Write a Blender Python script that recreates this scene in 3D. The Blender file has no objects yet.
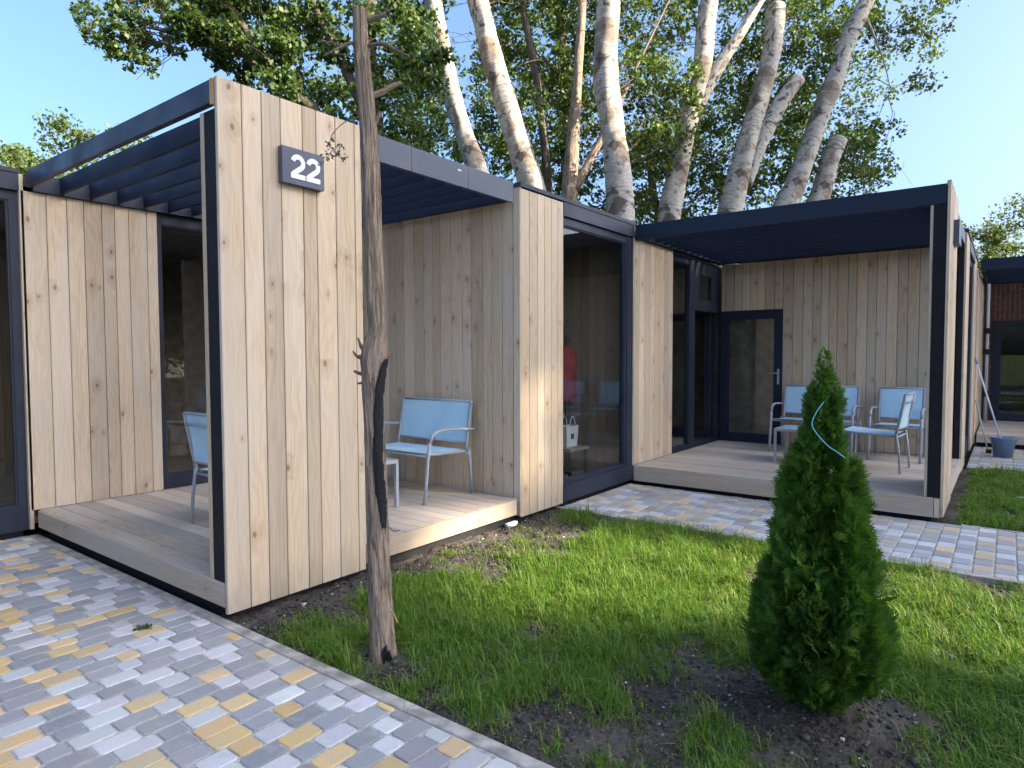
import bpy, math, random
import numpy as np
from mathutils import Vector, Matrix

random.seed(7)
rng = np.random.default_rng(7)
scene = bpy.context.scene
col = scene.collection

# ------------------------------------------------------------------ camera
CAM = Vector((0, 0, 1.5))
FPX = 654.3
cR = Vector((0.60413841, -0.79687481, -0.00270485))
cU = Vector((0.03604059, 0.02393248, 0.99906372))
cF = Vector((0.79606398, 0.60367025, -0.04317837))
cam_d = bpy.data.cameras.new('camera')
cam = bpy.data.objects.new('camera', cam_d)
col.objects.link(cam)
cam.matrix_world = Matrix(((cR.x, cU.x, -cF.x, CAM.x), (cR.y, cU.y, -cF.y, CAM.y), (cR.z, cU.z, -cF.z, CAM.z), (0, 0, 0, 1)))
cam_d.sensor_width = 36.0
cam_d.lens = FPX / 1024 * 36.0
cam_d.clip_start = 0.05
cam_d.clip_end = 3000
scene.camera = cam


def at(px, py, depth):
    """point seen at a pixel at a given depth"""
    return CAM + (cF + cR * ((px - 512) / FPX) + cU * ((384 - py) / FPX)) * depth


# ------------------------------------------------------------------ light
SUN_EL = 25.0
SUN_DIR = Vector((0.292 * math.cos(math.radians(SUN_EL)), -0.956 * math.cos(math.radians(SUN_EL)), math.sin(math.radians(SUN_EL)))).normalized()
sd = bpy.data.lights.new('sun', 'SUN')
sun = bpy.data.objects.new('sun', sd)
col.objects.link(sun)
sun.rotation_euler = SUN_DIR.to_track_quat('Z', 'Y').to_euler()
sd.energy = 5.0
sd.angle = math.radians(0.5)
sd.color = (1.0, 0.86, 0.68)
world = bpy.data.worlds.new('World')
scene.world = world
world.use_nodes = True
wn = world.node_tree
wn.nodes.clear()
sky = wn.nodes.new('ShaderNodeTexSky')
sky.sky_type = 'NISHITA'
sky.sun_disc = False
sky.sun_elevation = math.radians(SUN_EL)
sky.sun_rotation = math.atan2(SUN_DIR.x, SUN_DIR.y)
sky.air_density = 0.85
sky.dust_density = 6.0
sky.ozone_density = 5.0
bg = wn.nodes.new('ShaderNodeBackground')
bg.inputs['Strength'].default_value = 0.145
wo = wn.nodes.new('ShaderNodeOutputWorld')
wn.links.new(sky.outputs[0], bg.inputs['Color'])
wn.links.new(bg.outputs[0], wo.inputs['Surface'])
vs = scene.view_settings
vs.view_transform = 'Standard'
vs.look = 'None'
vs.gamma = 1
vs.use_curve_mapping = False
vs.exposure = 1.9
scene.cycles.max_bounces = 12
scene.cycles.diffuse_bounces = 8
scene.cycles.transparent_max_bounces = 16


# ------------------------------------------------------------------ node helper
class NT:
    def __init__(self, name):
        self.m = bpy.data.materials.new(name)
        self.m.use_nodes = True
        self.t = self.m.node_tree
        self.t.nodes.clear()
        self.out = self.n('ShaderNodeOutputMaterial')

    def n(self, typ, **kw):
        x = self.t.nodes.new(typ)
        for k, v in kw.items():
            setattr(x, k, v)
        return x

    def link(self, a, b):
        self.t.links.new(a, b)

    def val(self, sock, v):
        if hasattr(v, 'node') or isinstance(v, bpy.types.NodeSocket):
            self.link(v, sock)
        else:
            if isinstance(v, (tuple, list)) and len(v) == 3 and sock.type == 'RGBA':
                v = (*v, 1)
            sock.default_value = v

    def math(self, op, a, b=0.0, c=None, clamp=False):
        x = self.n('ShaderNodeMath', operation=op, use_clamp=clamp)
        self.val(x.inputs[0], a)
        self.val(x.inputs[1], b)
        if c is not None:
            self.val(x.inputs[2], c)
        return x.outputs[0]

    def mix(self, f, a, b, mode='MIX'):
        x = self.n('ShaderNodeMix', data_type='RGBA', blend_type=mode)
        self.val(x.inputs[0], f)
        self.val(x.inputs[6], a)
        self.val(x.inputs[7], b)
        return x.outputs[2]

    def noise(self, vec, scale, detail=3, rough=.55, dist=0.0):
        x = self.n('ShaderNodeTexNoise')
        if vec is not None:
            self.link(vec, x.inputs['Vector'])
        x.inputs['Scale'].default_value = scale
        x.inputs['Detail'].default_value = detail
        x.inputs['Roughness'].default_value = rough
        x.inputs['Distortion'].default_value = dist
        return x.outputs['Fac']

    def vecnoise(self, vec, scale):
        x = self.n('ShaderNodeTexNoise')
        self.link(vec, x.inputs['Vector'])
        x.inputs['Scale'].default_value = scale
        return x.outputs['Color']

    def ramp(self, f, lo, hi, a=0.0, b=1.0):
        x = self.n('ShaderNodeMapRange', clamp=True)
        x.interpolation_type = 'SMOOTHSTEP'
        self.val(x.inputs[0], f)
        for i, v in zip((1, 2, 3, 4), (lo, hi, a, b)):
            self.val(x.inputs[i], v)
        return x.outputs[0]

    def vscale(self, vec, s):
        x = self.n('ShaderNodeVectorMath', operation='MULTIPLY')
        self.link(vec, x.inputs[0])
        x.inputs[1].default_value = s
        return x.outputs[0]

    def vadd(self, a, b):
        x = self.n('ShaderNodeVectorMath', operation='ADD')
        self.link(a, x.inputs[0])
        self.val(x.inputs[1], b)
        return x.outputs[0]

    def obj(self):
        return self.n('ShaderNodeTexCoord').outputs['Object']

    def uv(self):
        return self.n('ShaderNodeTexCoord').outputs['UV']

    def rnd(self):
        return self.n('ShaderNodeAttribute', attribute_name='rnd')

    def pbr(self, color, rough=.6, bump=None, bstr=.2, bdist=.01, metal=0.0, spec=None, **kw):
        p = self.n('ShaderNodeBsdfPrincipled')
        self.val(p.inputs['Base Color'], color)
        self.val(p.inputs['Roughness'], rough)
        p.inputs['Metallic'].default_value = metal
        if spec is not None:
            p.inputs['Specular IOR Level'].default_value = spec
        if bump is not None:
            b = self.n('ShaderNodeBump')
            b.inputs['Strength'].default_value = bstr
            b.inputs['Distance'].default_value = bdist
            self.link(bump, b.inputs['Height'])
            self.link(b.outputs[0], p.inputs['Normal'])
        self.link(p.outputs[0], self.out.inputs['Surface'])
        return p


def wood_mat(name, c1, c2, grey, grey_amt, knot=(.10, .052, .03), rough=.7, knots=1.0, splash=0.0):
    w = NT(name)
    r = w.rnd()
    uv = w.uv()
    sep = w.n('ShaderNodeSeparateColor')
    w.link(r.outputs['Color'], sep.inputs[0])
    off = w.vscale(r.outputs['Vector'], (37.0, 53.0, 11.0))
    p = w.vadd(uv, off)
    # cathedral rings
    warp = w.noise(w.vscale(p, (1.3, 5.0, 1)), 1.0, 2)
    comb = w.n('ShaderNodeCombineXYZ')
    s2 = w.n('ShaderNodeSeparateXYZ')
    w.link(p, s2.inputs[0])
    # knots
    kx = w.vscale(w.vadd(p, w.vscale(w.vecnoise(w.vscale(p, (9, 9, 1)), 1.0), (.03, .02, 0))), (4.6, 7.5, 1))
    vor = w.n('ShaderNodeTexVoronoi', voronoi_dimensions='2D')
    w.link(kx, vor.inputs['Vector'])
    vor.inputs['Scale'].default_value = 1.0
    vsep = w.n('ShaderNodeSeparateColor')
    w.link(vor.outputs['Color'], vsep.inputs[0])
    on = w.math('GREATER_THAN', vsep.outputs[0], .80)
    size = w.math('MULTIPLY_ADD', vsep.outputs[1], .075, .03)
    kd = w.math('DIVIDE', vor.outputs['Distance'], size)
    kmask = w.math('MULTIPLY', w.ramp(kd, .5, 1.35, 1, 0), on)
    kring = w.math('MULTIPLY', w.ramp(kd, .9, 6.5, 1, 0), on)
    ringc = w.math('ADD', w.math('MULTIPLY', s2.outputs[1], 120.0), w.math('MULTIPLY', warp, 52.0))
    ringc = w.math('ADD', ringc, w.math('MULTIPLY', kring, 9.0))
    rings = w.math('MULTIPLY_ADD', w.math('SINE', ringc), .5, .5)
    rings = w.math('POWER', rings, 1.8)
    fine = w.noise(w.vscale(p, (2.2, 150, 1)), 1.0, 3, .6)
    broad = w.noise(w.vscale(p, (.7, 4, 1)), 1.0, 3, .6)
    base = w.mix(sep.outputs[0], c1, c2)
    base = w.mix(w.math('MULTIPLY', rings, .30), base, w.mix(.6, base, (.33, .20, .11), 'MULTIPLY'))
    base = w.mix(w.ramp(fine, .40, .75, 0, .45), base, (.26, .18, .12))
    g = w.math('MULTIPLY', w.ramp(broad, .35, .68), grey_amt)
    g = w.math('ADD', g, w.math('MULTIPLY', sep.outputs[1], grey_amt * .5), clamp=True)
    base = w.mix(g, base, grey)
    base = w.mix(w.math('MULTIPLY', kring, .28 * knots), base, (.27, .15, .08))
    base = w.mix(w.math('MULTIPLY', kmask, .7 * knots), base, knot)
    if splash:
        oz = w.n('ShaderNodeSeparateXYZ')
        ob = w.obj()
        w.link(ob, oz.inputs[0])
        hz = w.math('ADD', oz.outputs[2], w.math('MULTIPLY', w.noise(w.vscale(ob, (9, 9, 3)), 1.0, 4, .7), .34))
        base = w.mix(w.ramp(hz, .16, .52, splash, 0), base, (.27, .235, .19))
        st = w.noise(w.vscale(p, (.5, 26, 1)), 1.0, 3, .6)
        base = w.mix(w.ramp(st, .56, .75, 0, .30), base, (.36, .32, .27))
    bright = w.math('MULTIPLY_ADD', sep.outputs[2], .36, .80)
    bc = w.n('ShaderNodeVectorMath', operation='SCALE')
    w.link(base, bc.inputs[0])
    w.link(bright, bc.inputs['Scale'])
    h = w.math('MULTIPLY_ADD', fine, .6, w.math('MULTIPLY', rings, .4))
    w.pbr(bc.outputs[0], rough, h, .25, .003, spec=.15)
    return w.m


M = {}
M['wood'] = wood_mat('thermo_pine', (.635, .495, .335), (.645, .465, .295), (.565, .485, .395), .5, splash=.45, knot=(.17, .095, .05))
M['wood_shade'] = M['wood']
M['deck'] = wood_mat('deck_pine', (.55, .445, .325), (.51, .395, .27), (.48, .42, .355), .85, knots=.45)
M['endwood'] = wood_mat('raw_pine', (.58, .33, .15), (.55, .30, .13), (.45, .3, .2), .1)


def metal_mat(name, c, rough=.45, spots=False):
    w = NT(name)
    o = w.obj()
    n = w.noise(o, 3.0, 4)
    n2 = w.noise(o, 40.0, 2)
    cc = w.mix(w.ramp(n, .35, .7, 0, .35), c, tuple(min(1, x * 1.7 + .01) for x in c))
    if spots:
        v = w.n('ShaderNodeTexVoronoi')
        w.link(w.vscale(o, (2.6, 2.6, 9.0)), v.inputs['Vector'])
        v.inputs['Scale'].default_value = 1.4
        m = w.ramp(v.outputs['Distance'], .085, .12, .8, 0)
        cc = w.mix(m, cc, (.65, .66, .68))
    w.pbr(cc, w.ramp(n, .3, .7, rough - .08, rough + .12), n2, .04, .002, spec=.35)
    return w.m


M['navy'] = metal_mat('anthracite_metal', (.016, .021, .036), .5)
M['navy_dark'] = metal_mat('anthracite_timber', (.0075, .0135, .031), .65)
M['post'] = metal_mat('blackened_timber', (.0045, .005, .008), .8)
M['fascia'] = metal_mat('anthracite_flashing', (.058, .068, .095), .42, True)
M['alu'] = metal_mat('grey_aluminium', (.30, .31, .33), .38)
M['white_metal'] = metal_mat('white_coated', (.62, .62, .63), .4)
M['black'] = metal_mat('black_plastic', (.012, .012, .014), .5)


def plain(name, c, rough=.7, var=.25, scale=8, spec=.3, bs=.1):
    w = NT(name)
    n = w.noise(w.obj(), scale, 4)
    cc = w.mix(w.ramp(n, .3, .72), tuple(x * (1 - var) for x in c), tuple(min(1, x * (1 + var)) for x in c))
    w.pbr(cc, rough, n, bs, .005, spec=spec)
    return w.m


M['dark'] = plain('bitumen_dark', (.018, .018, .020), .85)
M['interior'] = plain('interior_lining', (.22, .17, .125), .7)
M['interior_floor'] = plain('interior_laminate', (.30, .22, .15), .45)
M['white'] = plain('white_paint', (.8, .8, .8), .5, .04)
M['bag'] = plain('white_bag', (.68, .68, .66), .6, .06)
M['red'] = plain('red_cloth', (.32, .022, .025), .8)
M['blue_plastic'] = plain('blue_plastic', (.19, .28, .40), .42, .06)
M['pale_stick'] = plain('pale_stick', (.62, .64, .68), .4, .08)
M['ribbon'] = plain('turquoise_ribbon', (.10, .42, .50), .4, .1)
M['kerb'] = plain('kerb_concrete', (.36, .325, .275), .9, .4, 9, .15, .4)
M['foam'] = plain('white_foam', (.75, .76, .78), .7, .05)
M['table_top'] = plain('pale_blue_top', (.33, .45, .56), .22, .05, 3, .5, 0)
M['cable'] = plain('pale_cable', (.45, .47, .40), .5)

w = NT('blue_sling')                         # woven textile
o = w.obj()
n = w.noise(o, 5, 3)
n2 = w.noise(w.vscale(o, (1, 1, 1)), 420, 1)
w.pbr(w.mix(w.ramp(n, .3, .7), (.41, .60, .71), (.47, .66, .76)), .62, n2, .15, .001, spec=.3)
M['sling'] = w.m

w = NT('glass')                               # dim clear glazing
tr = w.n('ShaderNodeBsdfTransparent')
tr.inputs[0].default_value = (.86, .88, .88, 1)
gl = w.n('ShaderNodeBsdfGlossy')
gl.inputs['Roughness'].default_value = 0.0
gl.inputs['Color'].default_value = (.95, .97, 1, 1)
geo = w.n('ShaderNodeNewGeometry')
dt = w.n('ShaderNodeVectorMath', operation='DOT_PRODUCT')
w.link(geo.outputs['Normal'], dt.inputs[0])
w.link(geo.outputs['Incoming'], dt.inputs[1])
cosi = w.math('ABSOLUTE', dt.outputs['Value'])
refl = w.math('MULTIPLY_ADD', w.math('POWER', w.math('SUBTRACT', 1.0, cosi), 5.0), .955, .045)
mx = w.n('ShaderNodeMixShader')
w.link(refl, mx.inputs[0])
w.link(tr.outputs[0], mx.inputs[1])
w.link(gl.outputs[0], mx.inputs[2])
w.link(mx.outputs[0], w.out.inputs['Surface'])
M['glass'] = w.m


def leaf_mat(name, ca, cb, cc, trans=.35, rough=.5):
    w = NT(name)
    r = w.rnd()
    s = w.n('ShaderNodeSeparateColor')
    w.link(r.outputs['Color'], s.inputs[0])
    c = w.mix(s.outputs[0], ca, cb)
    c = w.mix(w.math('MULTIPLY', w.math('GREATER_THAN', s.outputs[1], .8), .75), c, cc)
    p = w.n('ShaderNodeBsdfPrincipled')
    w.link(c, p.inputs['Base Color'])
    p.inputs['Roughness'].default_value = rough
    p.inputs['Specular IOR Level'].default_value = .35
    t = w.n('ShaderNodeBsdfTranslucent')
    w.link(w.mix(1.0, c, (1.25, 1.15, .55), 'MULTIPLY'), t.inputs[0])
    m = w.n('ShaderNodeMixShader')
    m.inputs[0].default_value = trans
    w.link(p.outputs[0], m.inputs[1])
    w.link(t.outputs[0], m.inputs[2])
    w.link(m.outputs[0], w.out.inputs['Surface'])
    return w.m


M['leaf'] = leaf_mat('poplar_leaf', (.045, .09, .016), (.09, .15, .028), (.18, .215, .05), .42)
M['leaf_dark'] = leaf_mat('dense_leaf', (.036, .078, .018), (.078, .135, .028), (.15, .19, .055), .36)
M['leaf_far'] = leaf_mat('far_leaf', (.07, .11, .025), (.11, .16, .04), (.18, .21, .07), .4)
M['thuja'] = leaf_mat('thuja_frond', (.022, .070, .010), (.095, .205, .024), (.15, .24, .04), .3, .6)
M['grass'] = leaf_mat('grass_blade', (.07, .165, .014), (.15, .275, .03), (.32, .30, .11), .42, .55)
M['dry'] = leaf_mat('dry_leaf', (.10, .09, .045), (.16, .14, .07), (.10, .12, .05), .2)


def poplar_bark():
    w = NT('poplar_bark')
    uv = w.uv()
    r1 = w.noise(w.vscale(uv, (2.2, 26.0, 1)), 1.0, 4, .7)
    r2 = w.noise(w.vscale(uv, (1.6, 1.0, 1)), 1.0, 5, .68, .9)
    r3 = w.noise(w.vscale(uv, (9, 30, 1)), 1.0, 4, .7)
    r4 = w.noise(w.vscale(uv, (3.2, 2.4, 1)), 1.0, 4, .6, 1.6)
    c = w.mix(w.ramp(r3, .3, .7), (.29, .265, .23), (.49, .455, .39))
    c = w.mix(w.ramp(r1, .57, .66, 0, .6), c, (.075, .06, .05))
    c = w.mix(w.ramp(r4, .555, .61, 0, .9), c, (.07, .052, .04))
    c = w.mix(w.ramp(r2, .53, .60, 0, .8), c, (.185, .135, .095))
    v = w.n('ShaderNodeTexVoronoi', voronoi_dimensions='2D', distance='MANHATTAN')
    w.link(w.vscale(w.vadd(uv, w.vscale(w.vecnoise(w.vscale(uv, (5, 5, 1)), 1.0), (.14, .16, 0))), (2.6, 1.7, 1)), v.inputs['Vector'])
    v.inputs['Scale'].default_value = 1.0
    vs3 = w.n('ShaderNodeSeparateColor')
    w.link(v.outputs['Color'], vs3.inputs[0])
    rad_ = w.math('MULTIPLY_ADD', vs3.outputs[0], .22, .02)
    dia = w.ramp(w.math('DIVIDE', v.outputs['Distance'], rad_), .8, 1.15, .75, 0)
    c = w.mix(dia, c, (.05, .038, .03))
    s3 = w.n('ShaderNodeSeparateXYZ')
    w.link(uv, s3.inputs[0])
    low = w.math('ADD', w.ramp(s3.outputs[1], 2.5, 6.5, .26, 0), r4)
    c = w.mix(w.ramp(low, .58, .72, 0, .85), c, (.10, .08, .065))
    w.pbr(c, .8, w.math('MULTIPLY_ADD', r1, -.5, r3), .6, .02, spec=.2)
    return w.m


M['poplar'] = poplar_bark()


def brown_bark(name, a, b):
    w = NT(name)
    uv = w.uv()
    r1 = w.noise(w.vscale(uv, (24.0, 5.0, 1)), 1.0, 5, .72, .8)
    r2 = w.noise(w.vscale(uv, (4, 3, 1)), 1.0, 4, .6)
    r3 = w.noise(w.vscale(uv, (30, 14, 1)), 1.0, 3, .7)
    c = w.mix(w.ramp(r1, .32, .66), a, b)
    c = w.mix(w.ramp(r2, .5, .72, 0, .6), c, (.26, .24, .20))
    c = w.mix(w.ramp(r3, .55, .75, 0, .5), c, tuple(x * .35 for x in a))
    w.pbr(c, .88, w.math('MULTIPLY_ADD', r3, .35, r1), 1.0, .02, spec=.15)
    return w.m


M['bark'] = brown_bark('young_bark', (.115, .078, .053), (.41, .315, .235))
M['bark_dark'] = brown_bark('dark_bark', (.045, .034, .026), (.15, .12, .09))
M['char'] = plain('charred_wood', (.009, .009, .010), .75, .6, 60, .3, .9)
M['cutwood'] = plain('cut_wood', (.42, .27, .14), .8, .25, 20)


def soil():
    w = NT('lawn_soil')
    o = w.obj()
    a = w.noise(o, 2.2, 4)
    b = w.noise(o, 55, 6, .75)
    c = w.mix(w.ramp(b, .36, .66), (.030, .027, .021), (.15, .122, .096))
    c = w.mix(w.ramp(a, .42, .62, 0, .55), c, (.20, .175, .145))
    v = w.n('ShaderNodeTexVoronoi')
    w.link(o, v.inputs['Vector'])
    v.inputs['Scale'].default_value = 42
    vs_ = w.n('ShaderNodeSeparateColor')
    w.link(v.outputs['Color'], vs_.inputs[0])
    m = w.math('MULTIPLY', w.ramp(v.outputs['Distance'], .2, .34, 1, 0), w.math('GREATER_THAN', vs_.outputs[0], .9))
    c = w.mix(m, c, (.34, .32, .29))
    w.pbr(c, .95, b, 1.0, .03, spec=.1)
    return w.m


M['soil'] = soil()


def paver():
    w = NT('concrete_paver')
    r = w.rnd()
    o = w.obj()
    a = w.noise(o, 90, 4, .7)
    b = w.noise(o, 1.6, 4, .6)
    d = w.noise(o, 11, 4, .65)
    c = w.mix(w.ramp(a, .3, .7, 0, .30), r.outputs['Color'], w.mix(1, r.outputs['Color'], (.55, .55, .55), 'MULTIPLY'))
    c = w.mix(w.ramp(b, .36, .68, 0, .42), c, (.42, .385, .335))       # spread sand and dust
    c = w.mix(w.ramp(d, .50, .72, 0, .42), c, (.44, .41, .37))
    w.pbr(c, .95, a, .35, .003, spec=.12)
    return w.m


M['paver'] = paver()
M['joint'] = plain('joint_sand', (.42, .39, .345), .95, .3, 60, .1, .3)


def brick():
    w = NT('red_brick')
    b = w.n('ShaderNodeTexBrick')
    w.link(w.uv(), b.inputs['Vector'])
    b.inputs['Color1'].default_value = (.20, .075, .05, 1)
    b.inputs['Color2'].default_value = (.13, .05, .036, 1)
    b.inputs['Mortar'].default_value = (.2, .18, .16, 1)
    b.inputs['Scale'].default_value = 1.0
    b.inputs['Brick Width'].default_value = .25
    b.inputs['Row Height'].default_value = .075
    b.inputs['Mortar Size'].default_value = .008
    n = w.noise(w.uv(), 6, 3)
    w.pbr(w.mix(w.ramp(n, .3, .7, 0, .4), b.outputs[0], (.09, .04, .03)), .9, b.outputs['Fac'], .3, .01)
    return w.m


M['brick'] = brick()


def ground_mat():
    w = NT('ground_field')
    o = w.obj()
    n = w.noise(o, .6, 5)
    n2 = w.noise(o, 14, 4)
    c = w.mix(w.ramp(n, .35, .65), (.05, .075, .02), (.09, .10, .04))
    c = w.mix(w.ramp(n2, .5, .7, 0, .5), c, (.10, .085, .06))
    w.pbr(c, .95, n2, .5, .03, spec=.1)
    return w.m


M['field'] = ground_mat()


# ------------------------------------------------------------------ object helpers
def tag(o, label=None, cat=None, group=None, kind=None):
    if label: o['label'] = label
    if cat: o['category'] = cat
    if group: o['group'] = group
    if kind: o['kind'] = kind
    return o


def empty(name, loc, label, cat, group=None, rz=0):
    o = bpy.data.objects.new(name, None)
    col.objects.link(o)
    o.location = loc
    o.rotation_euler = (0, 0, rz)
    o.empty_display_size = .2
    return tag(o, label, cat, group)


def origin_of(p):
    v = Vector((0, 0, 0))
    while p is not None:
        v += Vector(p.location)
        p = p.parent
    return v


class MB:
    """collects faces of one mesh with material slots, uv and a random colour per piece"""
    def __init__(self):
        self.v, self.f, self.m, self.uv, self.c, self.sm, self.mats = [], [], [], [], [], [], []

    def mi(self, mat):
        if mat not in self.mats:
            self.mats.append(mat)
        return self.mats.index(mat)

    def face(self, pts, mat, uvs=None, c=(.5, .5, .5), smooth=False):
        i = len(self.v)
        self.v.extend([tuple(p) for p in pts])
        self.f.append(tuple(range(i, i + len(pts))))
        self.m.append(self.mi(mat))
        self.uv.append(uvs if uvs else [(0, 0)] * len(pts))
        self.c.append(c)
        self.sm.append(smooth)

    def box(self, x0, x1, y0, y1, z0, z1, mat, c=None, along='z', skip=''):
        c = c or (random.random(), random.random(), random.random())
        P = lambda x, y, z: (x, y, z)
        fs = {'-x': [(x0, y1, z0), (x0, y0, z0), (x0, y0, z1), (x0, y1, z1)], '+x': [(x1, y0, z0), (x1, y1, z0), (x1, y1, z1), (x1, y0, z1)],
              '-y': [(x0, y0, z0), (x1, y0, z0), (x1, y0, z1), (x0, y0, z1)], '+y': [(x1, y1, z0), (x0, y1, z0), (x0, y1, z1), (x1, y1, z1)],
              '-z': [(x0, y1, z0), (x1, y1, z0), (x1, y0, z0), (x0, y0, z0)], '+z': [(x0, y0, z1), (x1, y0, z1), (x1, y1, z1), (x0, y1, z1)]}
        for k, q in fs.items():
            ax = {'x': 0, 'y': 1, 'z': 2}[along]
            rest = [i for i in (0, 1, 2) if i != ax and i != {'x': 0, 'y': 1, 'z': 2}[k[1]]]
            if k[1] == along:
                r2 = [i for i in (0, 1, 2) if i != ax]
                uvs = [(p[r2[0]], p[r2[1]]) for p in q]
            else:
                uvs = [(p[ax], p[rest[0]]) for p in q]
            self.face(q, mat, uvs, c)

    def plank(self, axis, lo, hi, plane, sgn, th, z0, z1, mat, ch=.003):
        """upright board with chamfered long edges; face looks along sgn on the other axis"""
        c = (random.random(), random.random(), random.random())
        prof = [(lo, 0), (lo, th - ch), (lo + ch, th), (hi - ch, th), (hi, th - ch), (hi, 0)]
        def P(s, d, z):
            return (s, plane + sgn * d, z) if axis == 'x' else (plane + sgn * d, s, z)
        flip = (axis == 'x') == (sgn > 0)
        for i in range(5):
            a, b = prof[i], prof[i + 1]
            q = [P(a[0], a[1], z0), P(b[0], b[1], z0), P(b[0], b[1], z1), P(a[0], a[1], z1)]
            va, vb = a[0] + a[1], b[0] + b[1]
            uvs = [(z0, va), (z0, vb), (z1, vb), (z1, va)]
            if flip: q.reverse(); uvs.reverse()
            self.face(q, mat, uvs, c)
        for z, rev in ((z1, False), (z0, True)):
            q = [P(a[0], a[1], z) for a in prof]
            uvs = [(a[1], a[0]) for a in prof]
            if rev != flip: q.reverse(); uvs.reverse()
            self.face(q, mat, uvs, c)

    def board(self, x0, x1, y0, y1, z0, z1, mat, axis='y'):
        """flat deck board with chamfered top edges"""
        c = (random.random(), random.random(), random.random())
        ch = .004
        if axis == 'y':
            prof = [(x0, z0), (x0, z1 - ch), (x0 + ch, z1), (x1 - ch, z1), (x1, z1 - ch), (x1, z0)]
            P = lambda s, z, t: (s, t, z)
            l0, l1 = y0, y1
        else:
            prof = [(y0, z0), (y0, z1 - ch), (y0 + ch, z1), (y1 - ch, z1), (y1, z1 - ch), (y1, z0)]
            P = lambda s, z, t: (t, s, z)
            l0, l1 = x0, x1
        for i in range(5):
            a, b = prof[i], prof[i + 1]
            q = [P(*a, l0), P(*b, l0), P(*b, l1), P(*a, l1)]
            uvs = [(l0, a[0] + a[1]), (l0, b[0] + b[1]), (l1, b[0] + b[1]), (l1, a[0] + a[1])]
            if axis == 'y': pass
            else: q.reverse(); uvs.reverse()
            self.face(q, mat, uvs, c)
        for t, rev in ((l0, True), (l1, False)):
            q = [P(*a, t) for a in prof]
            uvs = [a for a in prof]
            if rev: q.reverse(); uvs.reverse()
            self.face(q, mat, uvs, c)

    def tube(self, pts, radii, mat, n=8, cap=True, flat=1.0, up=None, jitter=0.0, vs=1.0):
        pts = [Vector(p) for p in pts]
        if not isinstance(radii, (list, tuple)): radii = [radii] * len(pts)
        rings, ls = [], [getattr(self, 'v0', 0.0)]
        ref = Vector(up) if up else None
        prev = None
        for i, p in enumerate(pts):
            d = (pts[min(i + 1, len(pts) - 1)] - pts[max(i - 1, 0)]).normalized()
            if i: ls.append(ls[-1] + (p - pts[i - 1]).length)
            if prev is None:
                a = ref or (Vector((0, 0, 1)) if abs(d.z) < .9 else Vector((1, 0, 0)))
                s = d.cross(a).normalized()
            else:
                s = (prev - d * prev.dot(d)).normalized()
            prev = s
            t = d.cross(s)
            ring = []
            for k in range(n):
                an = 2 * math.pi * k / n
                rr = radii[i] * (1 + (random.uniform(-jitter, jitter) if jitter else 0))
                ring.append(p + s * math.cos(an) * rr + t * math.sin(an) * rr * flat)
            rings.append(ring)
        c = (random.random(), random.random(), random.random())
        b0 = len(self.v)
        for r in rings: self.v.extend([tuple(x) for x in r])
        mi = self.mi(mat)
        for i in range(len(rings) - 1):
            for k in range(n):
                k2 = (k + 1) % n
                self.f.append((b0 + i * n + k, b0 + i * n + k2, b0 + (i + 1) * n + k2, b0 + (i + 1) * n + k))
                self.m.append(mi); self.c.append(c); self.sm.append(True)
                u0, u1 = k / n * vs, (k + 1) / n * vs
                self.uv.append([(u0, ls[i]), (u1, ls[i]), (u1, ls[i + 1]), (u0, ls[i + 1])])
        if cap:
            for i, rev in ((0, True), (len(rings) - 1, False)):
                idx = [b0 + i * n + k for k in range(n)]
                if rev: idx.reverse()
                self.f.append(tuple(idx)); self.m.append(mi); self.c.append(c); self.sm.append(False)
                self.uv.append([(math.cos(2 * math.pi * k / n) * .1, math.sin(2 * math.pi * k / n) * .1) for k in range(n)])

    def lathe(self, prof, mat, n=24, center=(0, 0), squash=1.0):
        b0 = len(self.v); c = (.5, .5, .5); mi = self.mi(mat)
        for r, z in prof:
            for k in range(n):
                a = 2 * math.pi * k / n
                self.v.append((center[0] + r * math.cos(a), center[1] + r * squash * math.sin(a), z))
        for i in range(len(prof) - 1):
            for k in range(n):
                k2 = (k + 1) % n
                self.f.append((b0 + i * n + k, b0 + i * n + k2, b0 + (i + 1) * n + k2, b0 + (i + 1) * n + k))
                self.m.append(mi); self.c.append(c); self.sm.append(True)
                self.uv.append([(k / n, i), ((k + 1) / n, i), ((k + 1) / n, i + 1), (k / n, i + 1)])

    def build(self, name, parent=None, local=False, weld=False):
        off = origin_of(parent) if (parent is not None and not local) else Vector((0, 0, 0))
        me = bpy.data.meshes.new(name)
        vv = [(p[0] - off.x, p[1] - off.y, p[2] - off.z) for p in self.v]
        me.from_pydata(vv, [], self.f)
        for mt in self.mats: me.materials.append(mt)
        me.polygons.foreach_set('material_index', self.m)
        me.polygons.foreach_set('use_smooth', self.sm)
        uvl = me.uv_layers.new(name='UVMap')
        uvl.data.foreach_set('uv', [x for f in self.uv for p in f for x in p])
        ca = me.color_attributes.new('rnd', 'FLOAT_COLOR', 'CORNER')
        ca.data.foreach_set('color', [x for f, c in zip(self.f, self.c) for _ in f for x in (*c, 1.0)])
        me.update()
        o = bpy.data.objects.new(name, me)
        col.objects.link(o)
        if parent is not None: o.parent = parent
        return o


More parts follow.
